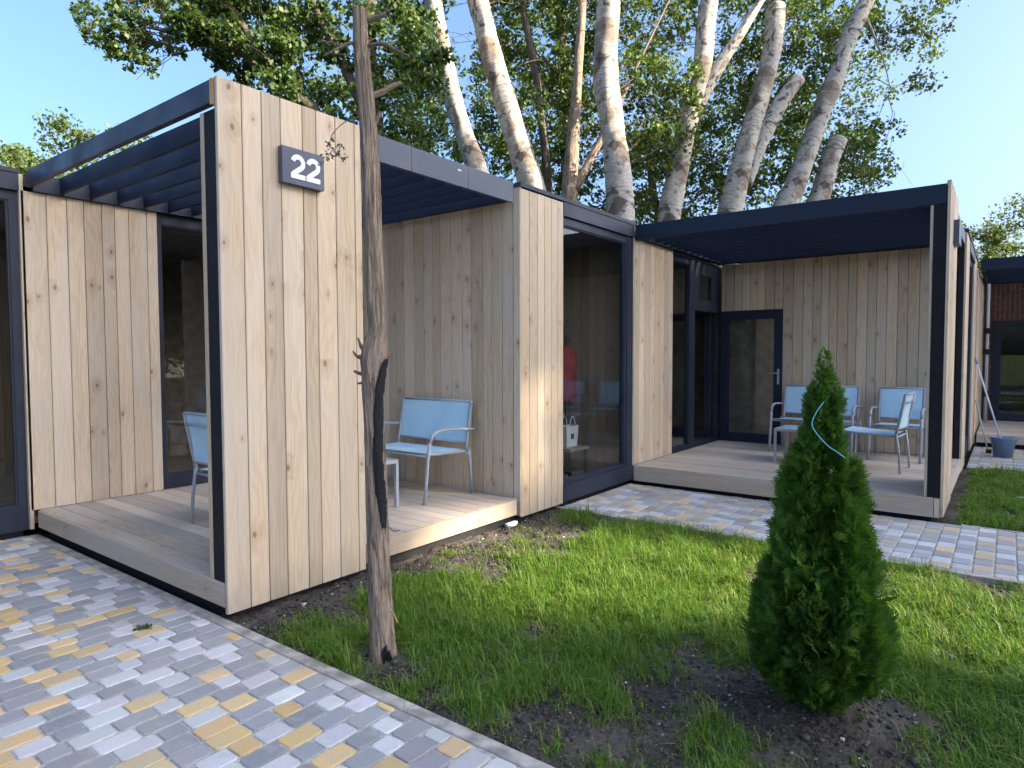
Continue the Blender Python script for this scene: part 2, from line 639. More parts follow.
def np_mesh(name, V, F, mat, rnd=None, parent=None, smooth=False, off=None):
    """V (n,3); F (m,k) all the same size; rnd (m,3) per face"""
    me = bpy.data.meshes.new(name)
    V = np.asarray(V, dtype=np.float32)
    if off is None:
        off = origin_of(parent) if parent is not None else Vector((0, 0, 0))
    V = V - np.array([off.x, off.y, off.z], dtype=np.float32)
    k = F.shape[1]
    me.vertices.add(len(V)); me.vertices.foreach_set('co', V.ravel())
    me.loops.add(F.size); me.loops.foreach_set('vertex_index', F.ravel().astype(np.int32))
    me.polygons.add(len(F))
    me.polygons.foreach_set('loop_start', np.arange(0, F.size, k, dtype=np.int32))
    me.polygons.foreach_set('loop_total', np.full(len(F), k, dtype=np.int32))
    me.materials.append(mat)
    if rnd is not None:
        ca = me.color_attributes.new('rnd', 'FLOAT_COLOR', 'CORNER')
        cc = np.ones((len(F), k, 4), dtype=np.float32)
        cc[:, :, :3] = rnd[:, None, :]
        ca.data.foreach_set('color', cc.ravel())
    if smooth: me.polygons.foreach_set('use_smooth', np.ones(len(F), dtype=bool))
    me.update(); me.validate()
    o = bpy.data.objects.new(name, me)
    col.objects.link(o)
    if parent is not None: o.parent = parent
    return o


def vnoise(x, y, seed=0):
    """smooth value noise on numpy arrays"""
    def h(i, j):
        n = np.sin(i * 127.1 + j * 311.7 + seed * 74.7) * 43758.5453
        return n - np.floor(n)
    xi, yi = np.floor(x), np.floor(y)
    xf, yf = x - xi, y - yi
    u, v = xf * xf * (3 - 2 * xf), yf * yf * (3 - 2 * yf)
    return (h(xi, yi) * (1 - u) + h(xi + 1, yi) * u) * (1 - v) + (h(xi, yi + 1) * (1 - u) + h(xi + 1, yi + 1) * u) * v


# ------------------------------------------------------------------ measured layout (metres)
A0, A1, A2, A3, A4, A5 = 1.926, 2.932, 4.722, 5.428, 6.949, 9.81
B0, B1, BR = 3.482, 6.499, .434
ZT, ZD = 3.033, .21
A6, A7, A8 = 10.52, 12.04, 13.0


def rand_widths(lo, hi, wmin, wmax):
    xs = [lo]
    while hi - xs[-1] > wmax * 1.25:
        xs.append(xs[-1] + random.uniform(wmin, wmax))
    xs.append(hi)
    return xs


def plank_wall(mb, axis, xs, plane, sgn, z0, z1, mat, th=.022, gap=.005):
    for a, b in zip(xs[:-1], xs[1:]):
        mb.plank(axis, a + gap / 2, b - gap / 2, plane, sgn, th, z0, z1, mat)


def cladding(name, parent, axis, xs, face, sgn, z0, z1, mat, backing=.05, th=.022):
    """planks whose outer face lies on `face`, with a dark backing panel behind the joints"""
    mb = MB()
    plane = face - sgn * th
    plank_wall(mb, axis, xs, plane, sgn, z0, z1, mat, th)
    p1, p2 = sorted((plane - sgn * .002, plane - sgn * backing))
    if axis == 'x':
        mb.box(xs[0] + .004, xs[-1] - .004, p1, p2, z0 + .004, z1 - .004, M['dark'])
    else:
        mb.box(p1, p2, xs[0] + .004, xs[-1] - .004, z0 + .004, z1 - .004, M['dark'])
    return mb.build(name, parent)


def louvres(parent, x_list, y0, y1, z0, z1, th=.028):
    proto = None
    for x in x_list:
        mb = MB()
        if proto is None:
            mb.box(x, x + th, y0, y1, z0, z1, M['navy_dark'], along='y')
            proto = mb.build('louvre', parent)
            px = x
        else:
            o = proto.copy()
            col.objects.link(o)
            o.parent = parent
            o.location.x += x - px


def frame_x(mb, x0, x1, y, z0, z1, wl, wr, wb, wt, mat, depth=.06):
    """window frame standing in a plane y = const, front face at y"""
    mb.box(x0, x0 + wl, y, y + depth, z0, z1, mat)
    mb.box(x1 - wr, x1, y, y + depth, z0, z1, mat)
    mb.box(x0 + wl, x1 - wr, y, y + depth, z0, z0 + wb, mat, along='x')
    mb.box(x0 + wl, x1 - wr, y, y + depth, z1 - wt, z1, mat, along='x')
    # glazing bead, a step back
    b = .014
    mb.box(x0 + wl, x0 + wl + b, y + .012, y + depth - .012, z0 + wb, z1 - wt, mat)
    mb.box(x1 - wr - b, x1 - wr, y + .012, y + depth - .012, z0 + wb, z1 - wt, mat)
    mb.box(x0 + wl + b, x1 - wr - b, y + .012, y + depth - .012, z0 + wb, z0 + wb + b, mat, along='x')
    mb.box(x0 + wl + b, x1 - wr - b, y + .012, y + depth - .012, z1 - wt - b, z1 - wt, mat, along='x')


def pane_x(name, parent, x0, x1, y, z0, z1):
    mb = MB()
    mb.box(x0, x1, y, y + .008, z0, z1, M['glass'])
    return mb.build(name, parent)


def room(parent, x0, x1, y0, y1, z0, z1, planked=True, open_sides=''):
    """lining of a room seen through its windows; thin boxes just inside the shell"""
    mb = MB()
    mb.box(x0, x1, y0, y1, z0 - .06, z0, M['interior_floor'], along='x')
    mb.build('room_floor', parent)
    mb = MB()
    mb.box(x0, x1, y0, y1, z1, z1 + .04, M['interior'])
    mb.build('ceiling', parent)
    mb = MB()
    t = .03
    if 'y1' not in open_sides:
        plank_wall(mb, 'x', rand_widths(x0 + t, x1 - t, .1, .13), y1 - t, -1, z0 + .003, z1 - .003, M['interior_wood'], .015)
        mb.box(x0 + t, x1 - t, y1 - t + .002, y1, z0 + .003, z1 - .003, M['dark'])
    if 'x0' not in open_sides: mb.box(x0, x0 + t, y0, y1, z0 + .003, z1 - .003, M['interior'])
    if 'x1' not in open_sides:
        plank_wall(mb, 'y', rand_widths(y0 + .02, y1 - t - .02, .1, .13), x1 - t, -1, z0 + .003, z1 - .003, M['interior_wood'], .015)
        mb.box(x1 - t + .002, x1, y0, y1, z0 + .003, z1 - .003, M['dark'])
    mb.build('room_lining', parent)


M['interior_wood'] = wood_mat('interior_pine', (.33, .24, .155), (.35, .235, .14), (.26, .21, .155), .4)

# ================================================================== CABIN 0 (far left window)
cab = empty('timber_cabin', (.2, 6.5, 0), 'timber cabin at the left picture edge, showing only a dark full-height window', 'cabin', 'modular timber cabins')
mb = MB()
frame_x(mb, .25, 1.878, B1 + .03, .05, 2.86, .12, .06, .21, .075, M['navy'])
win = mb.build('window', cab)
pane_x('pane', win, .365, 1.82, B1 + .055, .255, 2.79)
mb = MB()
mb.box(-1.2, 1.878, B1 - .01, B1 + .04, 2.863, 3.0, M['navy'], along='x')
mb.box(-1.2, 1.882, B1 - .02, B1 + .1, 3.003, 3.035, M['navy'], along='x')
mb.build('roof_edge', cab)
cladding('wall', cab, 'x', rand_widths(-1.2, .245, .11, .16), B1, -1, .04, 2.86, M['wood'])
mb = MB()
mb.box(-1.2, 2.9, B1 + .12, 9.2, 2.93, 3.0, M['dark'])
mb.build('roof', cab)
mb = MB()
mb.box(-1.2, 1.86, B1 + .09, 9.2, -.05, .045, M['dark'])
mb.build('plinth', cab)
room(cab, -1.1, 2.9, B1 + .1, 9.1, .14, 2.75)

# ================================================================== CABIN 1 (number 22)
cab = empty('timber_cabin', (A0, B0, 0), 'foreground timber cabin whose tall plank screen carries the number 22 plate', 'cabin', 'modular timber cabins')
CAB1 = cab
# deck
mb = MB()
x = A0 + .026
while x < A2 - .03:
    x1 = min(x + .138, A2 - .026)
    mb.board(x + .002, x1 - .003, B0 + .027, B1 - .006, ZD - .024, ZD, M['deck'])
    x = x1
deck = mb.build('deck', cab)
mb = MB()
mb.board(A0, A0 + .024, B0 + .03, B1 - .055, .075, ZD + .001, M['deck'])
mb.box(A1 + .004, A2 - .064, B0, B0 + .024, .075, ZD - .001, M['wood'], along='x')
mb.build('deck_edge', deck)
mb = MB()
mb.box(A0 + .09, A4 - .03, B0 + .09, B1 - .02, -.06, .072, M['dark'])
mb.box(A0 + .09, A2, B0 + .09, B1 - .02, .075, ZD - .03, M['dark'])
mb.build('plinth', cab)
# screen wall with the number plate
mb = MB()
bx = [A0, 2.073, 2.196, 2.32, 2.472, 2.571, 2.718, 2.872, A1]
plank_wall(mb, 'x', bx, B0 + .024, -1, .04, ZT, M['wood'], .024)
mb.box(A0 + .004, A1 - .004, B0 + .026, B0 + .031, .075, ZT - .004, M['dark'])
screen = mb.build('screen_wall', cab)
mb = MB()
mb.box(A0 + .008, A1 - .008, B0 + .033, B0 + .148, ZD + .004, 2.868, M['post'])
mb.build('screen_post', screen)
mb = MB()
plank_wall(mb, 'x', rand_widths(A0 + .004, A1 - .004, .10, .15), B0 + .150, 1, ZD + .003, 2.868, M['wood'], .046)
mb.build('inner_cladding', screen)
mb = MB()
mb.box(A0 - .002, A0 + .03, B0 + .035, B0 + .068, 2.890, ZT - .002, M['endwood'])
mb.build('beam_end_block', screen)
# left side wall
cladding('side_wall', cab, 'x', [1.890, 2.072, 2.223, 2.353, 2.496, 2.601, 2.721, 2.879, 2.975], B1 - .004, -1, ZD + .004, 2.868, M['wood'])
mb = MB()
mb.box(1.884, 1.912, B1 - .004, B1 + .10, .055, 3.0, M['wood'])
mb.build('corner_batten', cab)
# window on the deck
mb = MB()
frame_x(mb, 2.98, A2 - .03, B1 + .01, ZD + .003, 2.868, .03, .08, .13, .10, M['navy'])
win = mb.build('window', cab)
pane_x('pane', win, 3.005, A2 - .105, B1 + .036, ZD + .125, 2.775)
# wall to the right of the deck
bw = rand_widths(B0 + .085, B1 - .01, .105, .145)
cladding('back_wall', cab, 'y', bw, A2, -1, .04, 2.90, M['wood_shade'])
mb = MB()
mb.plank('y', B0 + .004, B0 + .08, A2 + .022, -1, .024, .05, ZT - .004, M['wood_shade'])
mb.build('corner_board', cab)
cladding('end_panel', cab, 'x', [A2 + .002, 4.858, 4.99, 5.10, 5.22, 5.33, A3], B0, -1, .04, 2.985, M['wood'], .06)
# front window
mb = MB()
frame_x(mb, A3 + .004, 6.935, B0 + .025, .055, 2.858, .02, .175, .19, .075, M['navy'])
mb.box(6.80, 6.925, B0 + .014, B0 + .023, .06, 2.85, M['navy'])
mb.box(A3 + .01, 6.93, B0 - .004, B0 + .022, .05, .215, M['navy'], along='x')
win = mb.build('window', cab)
pane_x('pane', win, A3 + .02, 6.765, B0 + .055, .24, 2.79)
mb = MB()
mb.box(A3 + .003, A4 - .014, B0 - .006, B0 + .03, 2.862, 2.995, M['navy'], along='x')
mb.box(A2 - .01, A4 - .004, B0 - .014, B0 + .12, 2.998, ZT, M['navy'], along='x')
mb.build('roof_edge', cab)
mb = MB()
mb.plank('y', B0 + .002, B0 + .07, A4 - .022, 1, .02, .12, 2.99, M['wood'])
mb.build('corner_board', cab)
mb = MB()
mb.box(A2 + .03, A4 - .03, B0 + .13, 6.55, 2.93, 2.992, M['dark'])
mb.box(2.95, A4 - .03, 6.56, 9.2, 2.93, 2.992, M['dark'])
mb.build('roof', cab)
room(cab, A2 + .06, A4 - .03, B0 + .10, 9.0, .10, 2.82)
mb = MB()
mb.box(2.96, 4.775, 9.003, 9.03, .05, 2.925, M['interior'])
mb.box(2.92, 2.95, B1 + .1, 9.0, .1, 2.8, M['interior'])
mb.box(2.96, 4.775, B1 + .1, 9.0, .10, .14, M['interior_floor'])
mb.box(2.96, 4.775, B1 + .1, 9.0, 2.83, 2.87, M['interior'])
mb.build('bedroom_lining', cab)
# pergola
mb = MB()
mb.box(A0 + .002, A0 + .044, B0 + .072, B1 - .045, 2.905, 3.03, M['navy'], along='y')
mb.box(A0 + .046, A2 - .03, B1 - .045, B1 - .006, 2.872, 3.012, M['navy'], along='x')
mb.box(A2 - .064, A2 - .026, B0 + .09, B1 - .05, 2.872, 3.0, M['navy_dark'], along='y')
mb.box(A0 + .05, A1 - .006, B0 + .034, B0 + .09, 2.89, 3.0, M['navy_dark'], along='x')
perg = mb.build('pergola', cab)
mb = MB()
for xa_, xb_ in ((A1 - .3, 3.42), (3.424, 4.05), (4.054, A2 - .068)):
    mb.box(xa_, xb_, B0 + .028, B0 + .058, 2.85, 3.028, M['fascia'], along='x')
mb.build('fascia', perg)
louvres(perg, [2.165 + .224 * i for i in range(11)], B0 + .20, B1 - .048, 2.885, 3.016)

# ================================================================== CABIN 2 (right)
cab = empty('timber_cabin', (A4, BR, 0), 'timber cabin on the right, its wide terrace roof over a seating group', 'cabin', 'modular timber cabins')
mb = MB()
x = A4 + .026
while x < A5 - .03:
    x1 = min(x + .138, A5 - .026)
    mb.board(x + .002, x1 - .003, BR + .027, B0 - .006, ZD - .024, ZD, M['deck'])
    x = x1
deck = mb.build('deck', cab)
mb = MB()
mb.board(A4 + .001, A4 + .024, BR + .075, B0 - .004, .032, ZD + .001, M['deck'])
mb.plank('y', BR + .027, BR + .071, A4 + .024, -1, .022, .032, ZD - .004, M['wood_shade'])
mb.box(A4 + 1.01, A5 - .01, BR, BR + .024, .075, ZD - .001, M['deck'], along='x')
mb.build('deck_edge', deck)
mb = MB()
mb.box(A4 + .09, A8 - .05, BR + .09, B0 - .03, -.06, .072, M['dark'])
mb.box(A4 + .09, A5 - .05, BR + .09, B0 - .03, .075, ZD - .03, M['dark'])
mb.build('plinth', cab)
mb = MB()
plank_wall(mb, 'x', rand_widths(A4, A4 + 1.005, .11, .15), BR + .024, -1, .04, ZT, M['wood'], .024)
mb.box(A4 + .004, A4 + 1.0, BR + .026, BR + .031, .075, ZT - .004, M['dark'])
screen = mb.build('screen_wall', cab)
mb = MB()
mb.box(A4 + .004, A4 + 1.0, BR + .033, BR + .125, ZD + .004, 2.828, M['post'])
mb.build('screen_post', screen)
mb = MB()
plank_wall(mb, 'x', rand_widths(A4 + .004, A4 + 1.0, .10, .15), BR + .127, 1, ZD + .003, 2.828, M['wood'], .024)
mb.build('inner_cladding', screen)
cladding('side_wall', cab, 'x', rand_widths(A4 + .006, 8.05, .12, .155), B0, -1, ZD + .003, 2.85, M['wood'])
# glazed front beside the deck
mb = MB()
frame_x(mb, 8.06, 9.79, B0 + .03, ZD + .003, 2.84, .04, .05, .05, .10, M['navy'])
mb.box(8.66, 8.86, B0 + .022, B0 + .095, ZD + .05, 2.74, M['navy'])
mb.box(8.862, 9.74, B0 + .026, B0 + .09, 2.13, 2.24, M['navy'], along='x')
mb.box(8.862, 9.06, B0 + .032, B0 + .084, 2.242, 2.738, M['navy'])
mb.box(9.50, 9.738, B0 + .032, B0 + .084, 2.242, 2.738, M['navy'])
mb.box(9.062, 9.498, B0 + .032, B0 + .084, 2.64, 2.738, M['navy'], along='x')
mb.box(9.062, 9.498, B0 + .032, B0 + .084, 2.242, 2.30, M['navy'], along='x')
mb.box(8.06, 9.79, B0 + .004, B0 + .026, 2.845, 2.99, M['navy'], along='x')
win = mb.build('glazed_front', cab)
pane_x('pane', win, 8.098, 8.664, B0 + .055, ZD + .05, 2.745)
pane_x('transom_pane', win, 9.058, 9.502, B0 + .055, 2.295, 2.645)
# door leaf standing open into the room
mb = MB()
dx = 9.70
for (y0, y1, z0, z1) in ((.10, .19, .25, 2.125), (.86, .95, .25, 2.125), (.19, .86, .25, .37), (.19, .86, 2.03, 2.125)):
    mb.box(dx - .05, dx, B0 + y0, B0 + y1, z0, z1, M['navy'])
leaf = mb.build('open_door', cab)
mb = MB()
mb.box(dx - .03, dx - .022, B0 + .185, B0 + .865, .365, 2.035, M['glass'])
mb.build('pane', leaf)
# back wall of the terrace with a door
mb = MB()
yd0, yd1, zd = 2.585, 3.468, 2.155
th = .022
ys = rand_widths(BR + .155, yd0 - .003, .10, .135)
plank_wall(mb, 'y', ys, A5 + .022, -1, ZD + .003, 2.85, M['wood_shade'], th)
plank_wall(mb, 'y', rand_widths(yd0 - .003, B0 - .01, .1, .135), A5 + .022, -1, zd + .004, 2.85, M['wood_shade'], th)
mb.box(A5 + .024, A5 + .07, BR + .16, yd0 - .004, ZD + .005, 2.845, M['dark'])
mb.box(A5 + .024, A5 + .07, yd0 - .002, B0 - .012, zd + .006, 2.845, M['dark'])
mb.build('back_wall', cab)
mb = MB()
for (y0, y1, z0, z1) in ((yd0, yd0 + .11, ZD + .003, zd), (yd1 - .11, yd1, ZD + .003, zd), (yd0 + .11, yd1 - .11, ZD + .003, ZD + .13), (yd0 + .11, yd1 - .11, zd - .13, zd)):
    mb.box(A5 - .012, A5 + .05, y0, y1, z0, z1, M['navy_dark'])
door = mb.build('door', cab)
mb = MB()
mb.box(A5 + .012, A5 + .02, yd0 + .108, yd1 - .108, ZD + .128, zd - .128, M['glass'])
mb.build('pane', door)
mb = MB()
mb.box(A5 - .018, A5 - .0125, yd0 + .03, yd0 + .06, 1.08, 1.30, M['alu'])
mb.tube([(A5 - .015, yd0 + .045, 1.24), (A5 - .06, yd0 + .045, 1.24), (A5 - .065, yd0 + .07, 1.24), (A5 - .065, yd0 + .16, 1.24)], .009, M['alu'], 8)
mb.build('handle', door)
# outer wall running away along the right
cladding('end_panel', cab, 'x', rand_widths(A5 - .07, A6, .1, .14), BR, -1, .04, 2.985, M['wood'], .06)
mb = MB()
frame_x(mb, A6 + .004, A7 - .004, BR + .03, .055, 2.858, .06, .10, .21, .075, M['navy'])
win = mb.build('window', cab)
pane_x('pane', win, A6 + .06, A7 - .10, BR + .06, .26, 2.79)
mb = MB()
mb.box(A6 + .003, A7 - .003, BR - .006, BR + .03, 2.862, 2.995, M['navy'], along='x')
mb.box(A5 - .08, A8 - .004, BR - .014, BR + .12, 2.998, ZT, M['navy'], along='x')
mb.build('roof_edge', cab)
cladding('end_panel', cab, 'x', rand_widths(A7, A8 - .006, .1, .14), BR, -1, .04, 2.985, M['wood'], .06)
mb = MB()
mb.box(A5 + .08, A8 - .03, BR + .13, 3.4, 2.93, 2.992, M['dark'])
mb.box(A4 + .02, A8 - .03, B0 + .13, 5.6, 2.93, 2.992, M['dark'])
mb.build('roof', cab)
room(cab, A5 + .09, A8 - .04, BR + .11, B0 - .02, .14, 2.82)
mb = MB()
mb.box(A4 + .03, A5 + .3, B0 + .10, 5.5, .15, ZD, M['interior_floor'])
mb.box(A4 + .03, A5 + .3, B0 + .10, 5.5, 2.85, 2.89, M['interior'])
plank_wall(mb, 'x', rand_widths(A4 + .04, A5 + .3, .1, .13), 5.5, -1, ZD + .003, 2.848, M['interior_wood'], .015)
mb.box(A4 + .03, A5 + .3, 5.503, 5.53, .15, 2.89, M['dark'])
mb.box(A4 + .01, A4 + .028, B0 + .06, 5.5, .1, 2.88, M['interior'])
mb.box(A5 + .303, A5 + .33, B0 + .10, 5.5, .15, 2.89, M['interior'])
mb.build('bedroom_lining', cab)
mb = MB()
mb.box(A4 + .002, A4 + .044, BR + .034, B0 - .008, 2.832, 3.005, M['navy_dark'], along='y')
mb.box(A4 + .046, A5 - .03, B0 - .05, B0 - .006, 2.858, 3.0, M['navy_dark'], along='x')
mb.box(A5 - .06, A5 - .004, BR + .15, B0 - .054, 2.858, 3.0, M['navy_dark'], along='y')
mb.box(A4 + .05, A4 + 1.0, BR + .034, BR + .12, 2.835, 3.0, M['navy_dark'], along='x')
perg = mb.build('pergola', cab)
mb = MB()
mb.box(A4 + 1.01, A5 - .09, BR + .02, BR + .05, 2.835, 2.985, M['fascia'], along='x')
mb.build('fascia', perg)
louvres(perg, [A4 + .235 + .224 * i for i in range(12)], BR + .17, B0 - .054, 2.862, 3.0)

# ================================================================== CABIN 3 (far right, brick back wall)
YR = -2.6
cab = empty('timber_cabin', (A8, YR, 0), 'farthest cabin at the right edge, red brick wall under its dark roof', 'cabin', 'modular timber cabins')
A9 = 15.85
mb = MB()
x = A8 + .026
while x < A9 - .03:
    x1 = min(x + .138, A9 - .026)
    mb.board(x + .002, x1 - .003, YR + .03, BR - .05, ZD - .024, ZD, M['deck'])
    x = x1
deck = mb.build('deck', cab)
mb = MB()
mb.board(A8 + .001, A8 + .024, YR + .05, BR - .05, .075, ZD + .001, M['deck'])
mb.build('deck_edge', deck)
mb = MB()
mb.box(A8 + .09, A9 - .05, YR + .09, BR - .06, -.06, ZD - .03, M['dark'])
mb.build('plinth', cab)
cladding('side_wall', cab, 'x', rand_widths(A8, A9, .12, .155), BR - .02, -1, .05, 2.85, M['wood'])
mb = MB()
mb.box(A9, A9 + .12, YR, -.79, ZD - .1, 2.86, M['brick'])
mb.box(A9, A9 + .12, -.788, .256, 2.145, 2.86, M['brick'])
mb.box(A9, A9 + .12, .258, .37, ZD - .1, 2.86, M['brick'])
bwall = mb.build('back_wall', cab)
mb = MB()
for (y0, y1, z0, z1) in ((.12, .255, ZD, 2.14), (-.785, -.665, ZD, 2.14), (-.665, .12, ZD, ZD + .14), (-.665, .12, 2.02, 2.14)):
    mb.box(A9 - .02, A9 + .05, y0, y1, z0 + .003, z1, M['navy'])
door = mb.build('door', cab)
mb = MB()
mb.box(A9 + .01, A9 + .018, -.667, .122, ZD + .14, 2.022, M['glass'])
mb.build('pane', door)
mb = MB()
mb.box(A9 + .13, A9 + 2.4, YR, BR - .02, .1, .16, M['interior_floor'])
mb.box(A9 + 2.4, A9 + 2.43, YR, BR - .02, .1, 2.9, M['interior'])
mb.box(A9 + .13, A9 + 2.4, BR - .05, BR - .02, .16, 2.9, M['interior'])
mb.box(A9 + .13, A9 + 2.4, YR, YR + .03, .16, 2.9, M['interior'])
mb.build('room_lining', cab)
mb = MB()
mb.box(A9 - .02, A9 + 2.5, YR - .05, BR + 2.5, 2.93, 3.0, M['dark'])
mb.build('roof', cab)
mb = MB()
mb.box(A8 + .002, A8 + .044, YR + .03, BR - .046, 2.85, ZT, M['navy_dark'], along='y')
mb.box(A8 + .046, A9 - .03, BR - .09, BR - .046, 2.858, 3.0, M['navy_dark'], along='x')
mb.box(A8 + .046, A9 - .03, YR + .03, YR + .08, 2.858, 3.0, M['navy_dark'], along='x')
perg = mb.build('pergola', cab)
louvres(perg, [A8 + .235 + .224 * i for i in range(12)], YR + .084, BR - .094, 2.862, 2.99)
cladding('screen_wall', cab, 'x', rand_widths(A8, A8 + 1.0, .12, .155), YR, -1, .04, ZT, M['wood'], .12)

# ================================================================== number plates
def digit_two(mb, x0, z0, w_, h_, y, th, mat):
    st = h_ * .20
    r = (w_ - st) / 2
    cx, cz = x0 + w_ / 2, z0 + h_ - st / 2 - r
    path = []
    for k in range(15):
        a = math.radians(168 - k * (168 + 38) / 14)
        path.append((cx + r * math.cos(a), cz + r * math.sin(a)))
    path.append((x0 + st * .62, z0 + st * .95))
    L, Rr = [], []
    for i, p in enumerate(path):
        a = path[max(i - 1, 0)]; b = path[min(i + 1, len(path) - 1)]
        dx_, dz_ = b[0] - a[0], b[1] - a[1]
        l = math.hypot(dx_, dz_)
        nx, nz = -dz_ / l * st / 2, dx_ / l * st / 2
        L.append((p[0] + nx, p[1] + nz)); Rr.append((p[0] - nx, p[1] - nz))
    yf, yb = y - th, y
    for i in range(len(path) - 1):
        q = [L[i], L[i + 1], Rr[i + 1], Rr[i]]
        mb.face([(p[0], yf, p[1]) for p in q], mat)
        mb.face([(L[i][0], yb, L[i][1]), (L[i + 1][0], yb, L[i + 1][1]), (L[i + 1][0], yf, L[i + 1][1]), (L[i][0], yf, L[i][1])], mat)
        mb.face([(Rr[i][0], yf, Rr[i][1]), (Rr[i + 1][0], yf, Rr[i + 1][1]), (Rr[i + 1][0], yb, Rr[i + 1][1]), (Rr[i][0], yb, Rr[i][1])], mat)
    mb.box(x0, x0 + w_, yf + .0004, yb, z0, z0 + st, mat)
    mb.face([(x0, yf - .0003, z0 + st * .9), (x0 + st * 1.25, yf - .0003, z0 + st * .9), (x0 + st * 1.35, yf - .0003, z0 + st * 1.45), (x0 + st * .2, yf - .0003, z0 + st * 1.3)], mat)


def plate(x0, x1, yw, z0, z1, label, text):
    r = empty('house_number_plate', ((x0 + x1) / 2, yw, z0), label, 'number plate')
    mb = MB()
    d = .045
    mb.box(x0, x1, yw - d, yw - .001, z0, z1, M['fascia_plain'])
    mb.build('plate', r)
    if text:
        for k in range(2):
            m2 = MB()
            digit_two(m2, x0 + .055 + k * .108, z0 + .034, .100, .145, yw - d - .0005, .004, M['white'])
            m2.build('digit', r)


M['fascia_plain'] = metal_mat('slate_plate', (.075, .085, .115), .4)
plate(2.299, 2.594, B0, 2.532, 2.745, 'slate grey plate with the white number 22 on the foreground plank screen', True)
plate(7.36, 7.68, BR, 2.535, 2.748, 'plain slate plate seen edge-on high on the right-hand cabin outer wall', False)


# ================================================================== chairs and tables
def rect_frame(mb, pts, r, mat):
    mb.tube(pts, r, mat, 8, up=(0, 0, 1))


def sling_seat(width, x0, x1, z0, z1, sag, name, root, back=False):
    """textile strip between two rails, with sag; (x0,z0)->(x1,z1) is the run"""
    mb = MB()
    n, m_ = 10, 6
    w2 = width / 2 - .018
    dx_, dz_ = x1 - x0, z1 - z0
    l = math.hypot(dx_, dz_)
    nx, nz = -dz_ / l, dx_ / l
    for side in (0, 1):
        for i in range(n):
            for j in range(m_):
                q = []
                for (a, b) in ((i, j), (i + 1, j), (i + 1, j + 1), (i, j + 1)):
                    t, s = a / n, b / m_
                    sg = -sag * math.sin(math.pi * t) * (1 - .5 * (2 * s - 1) ** 2)
                    o_ = sg - side * .004
                    q.append((x0 + dx_ * t + nx * o_, -w2 + 2 * w2 * s, z0 + dz_ * t + nz * o_))
                if side == 0: q.reverse()
                mb.face(q, M['sling'], smooth=True)
    return mb.build(name, root, local=True)


def make_chair(width, arms, loc, rz, label, group=None, cat='chair', name='sling_chair'):
    r = empty(name, loc, label, cat, group, rz)
    hw = width / 2
    al = M['alu']
    R_ = .0175
    # the chair looks along +x
    for s in (-1, 1):
        y = s * (hw - R_)
        mb = MB()
        if arms:
            p = [(.31, y, 0), (.285, y, .20), (.262, y, .40), (.238, y, .53), (.205, y, .595), (.15, y, .622), (.05, y, .63), (-.12, y, .622), (-.30, y, .607), (-.345, y, .603)]
            mb.tube(p[:4], R_, al, 10, flat=.75); mb.build('leg', r, local=True)
            mb = MB(); mb.tube(p[3:], R_, al, 10, flat=.75); mb.build('armrest', r, local=True)
        else:
            mb.tube([(.25, y, 0), (.25, y, .425)], R_, al, 10, flat=.7); mb.build('leg', r, local=True)
        mb = MB()
        mb.tube([(-.315, y, 0), (-.30, y, .22), (-.272, y, .43)], R_, al, 10, flat=.7)
        mb.build('leg', r, local=True)
    mb = MB()
    yi = hw - 2.6 * R_ if arms else hw - R_
    for s in (-1, 1):
        y = s * yi
        mb.tube([(.262, y, .428), (.10, y, .415), (-.272, y, .40)], .012, al, 8)
    mb.tube([(.255, -hw + R_, .415), (.255, hw - R_, .415)], .011, al, 8)
    mb.tube([(-.268, -hw + R_, .385), (-.268, hw - R_, .385)], .011, al, 8)
    mb.build('seat_frame', r, local=True)
    mb = MB()
    for s in (-1, 1):
        y = s * yi
        mb.tube([(-.262, y, .40), (-.285, y, .50), (-.318, y, .68), (-.352, y, .862)], .015, al, 8)
    mb.tube([(-.352, -yi, .858), (-.352, yi, .858)], .011, al, 8)
    mb.tube([(-.285, -yi, .478), (-.285, yi, .478)], .010, al, 8)
    mb.build('back_frame', r, local=True)
    sling_seat(2 * yi, -.255, .268, .418, .440, .022, 'seat', r)
    sling_seat(2 * yi, -.352, -.286, .872, .478, -.02, 'backrest', r)
    if not arms:
        mb = MB()
        mb.tube([(-.345, -yi, .775), (-.347, 0, .770), (-.345, yi, .775)], .009, al, 8)
        mb.build('back_rail', r, local=True)
    return r


def make_table(x0, x1, y0, y1, label):
    cx, cy = (x0 + x1) / 2, (y0 + y1) / 2
    r = empty('coffee_table', (cx, cy, ZD), label, 'table', 'low tables on the decks')
    hx, hy = (x1 - x0) / 2, (y1 - y0) / 2
    h = .41
    for sx in (-1, 1):
        for sy in (-1, 1):
            mb = MB()
            x, y = sx * (hx - .014), sy * (hy - .014)
            mb.box(x - .014, x + .014, y - .014, y + .014, 0, h - .032, M['alu'])
            mb.build('leg', r, local=True)
    mb = MB()
    for (a, b, c, d) in ((-hx, hx, -hy, -hy + .028), (-hx, hx, hy - .028, hy), (-hx, -hx + .028, -hy + .028, hy - .028), (hx - .028, hx, -hy + .028, hy - .028)):
        mb.box(a, b, c, d, h - .030, h, M['alu'])
    mb.build('frame', r, local=True)
    mb = MB()
    mb.box(-hx + .030, hx - .030, -hy + .030, hy - .030, h - .014, h - .002, M['table_top'])
    mb.build('table_top', r, local=True)


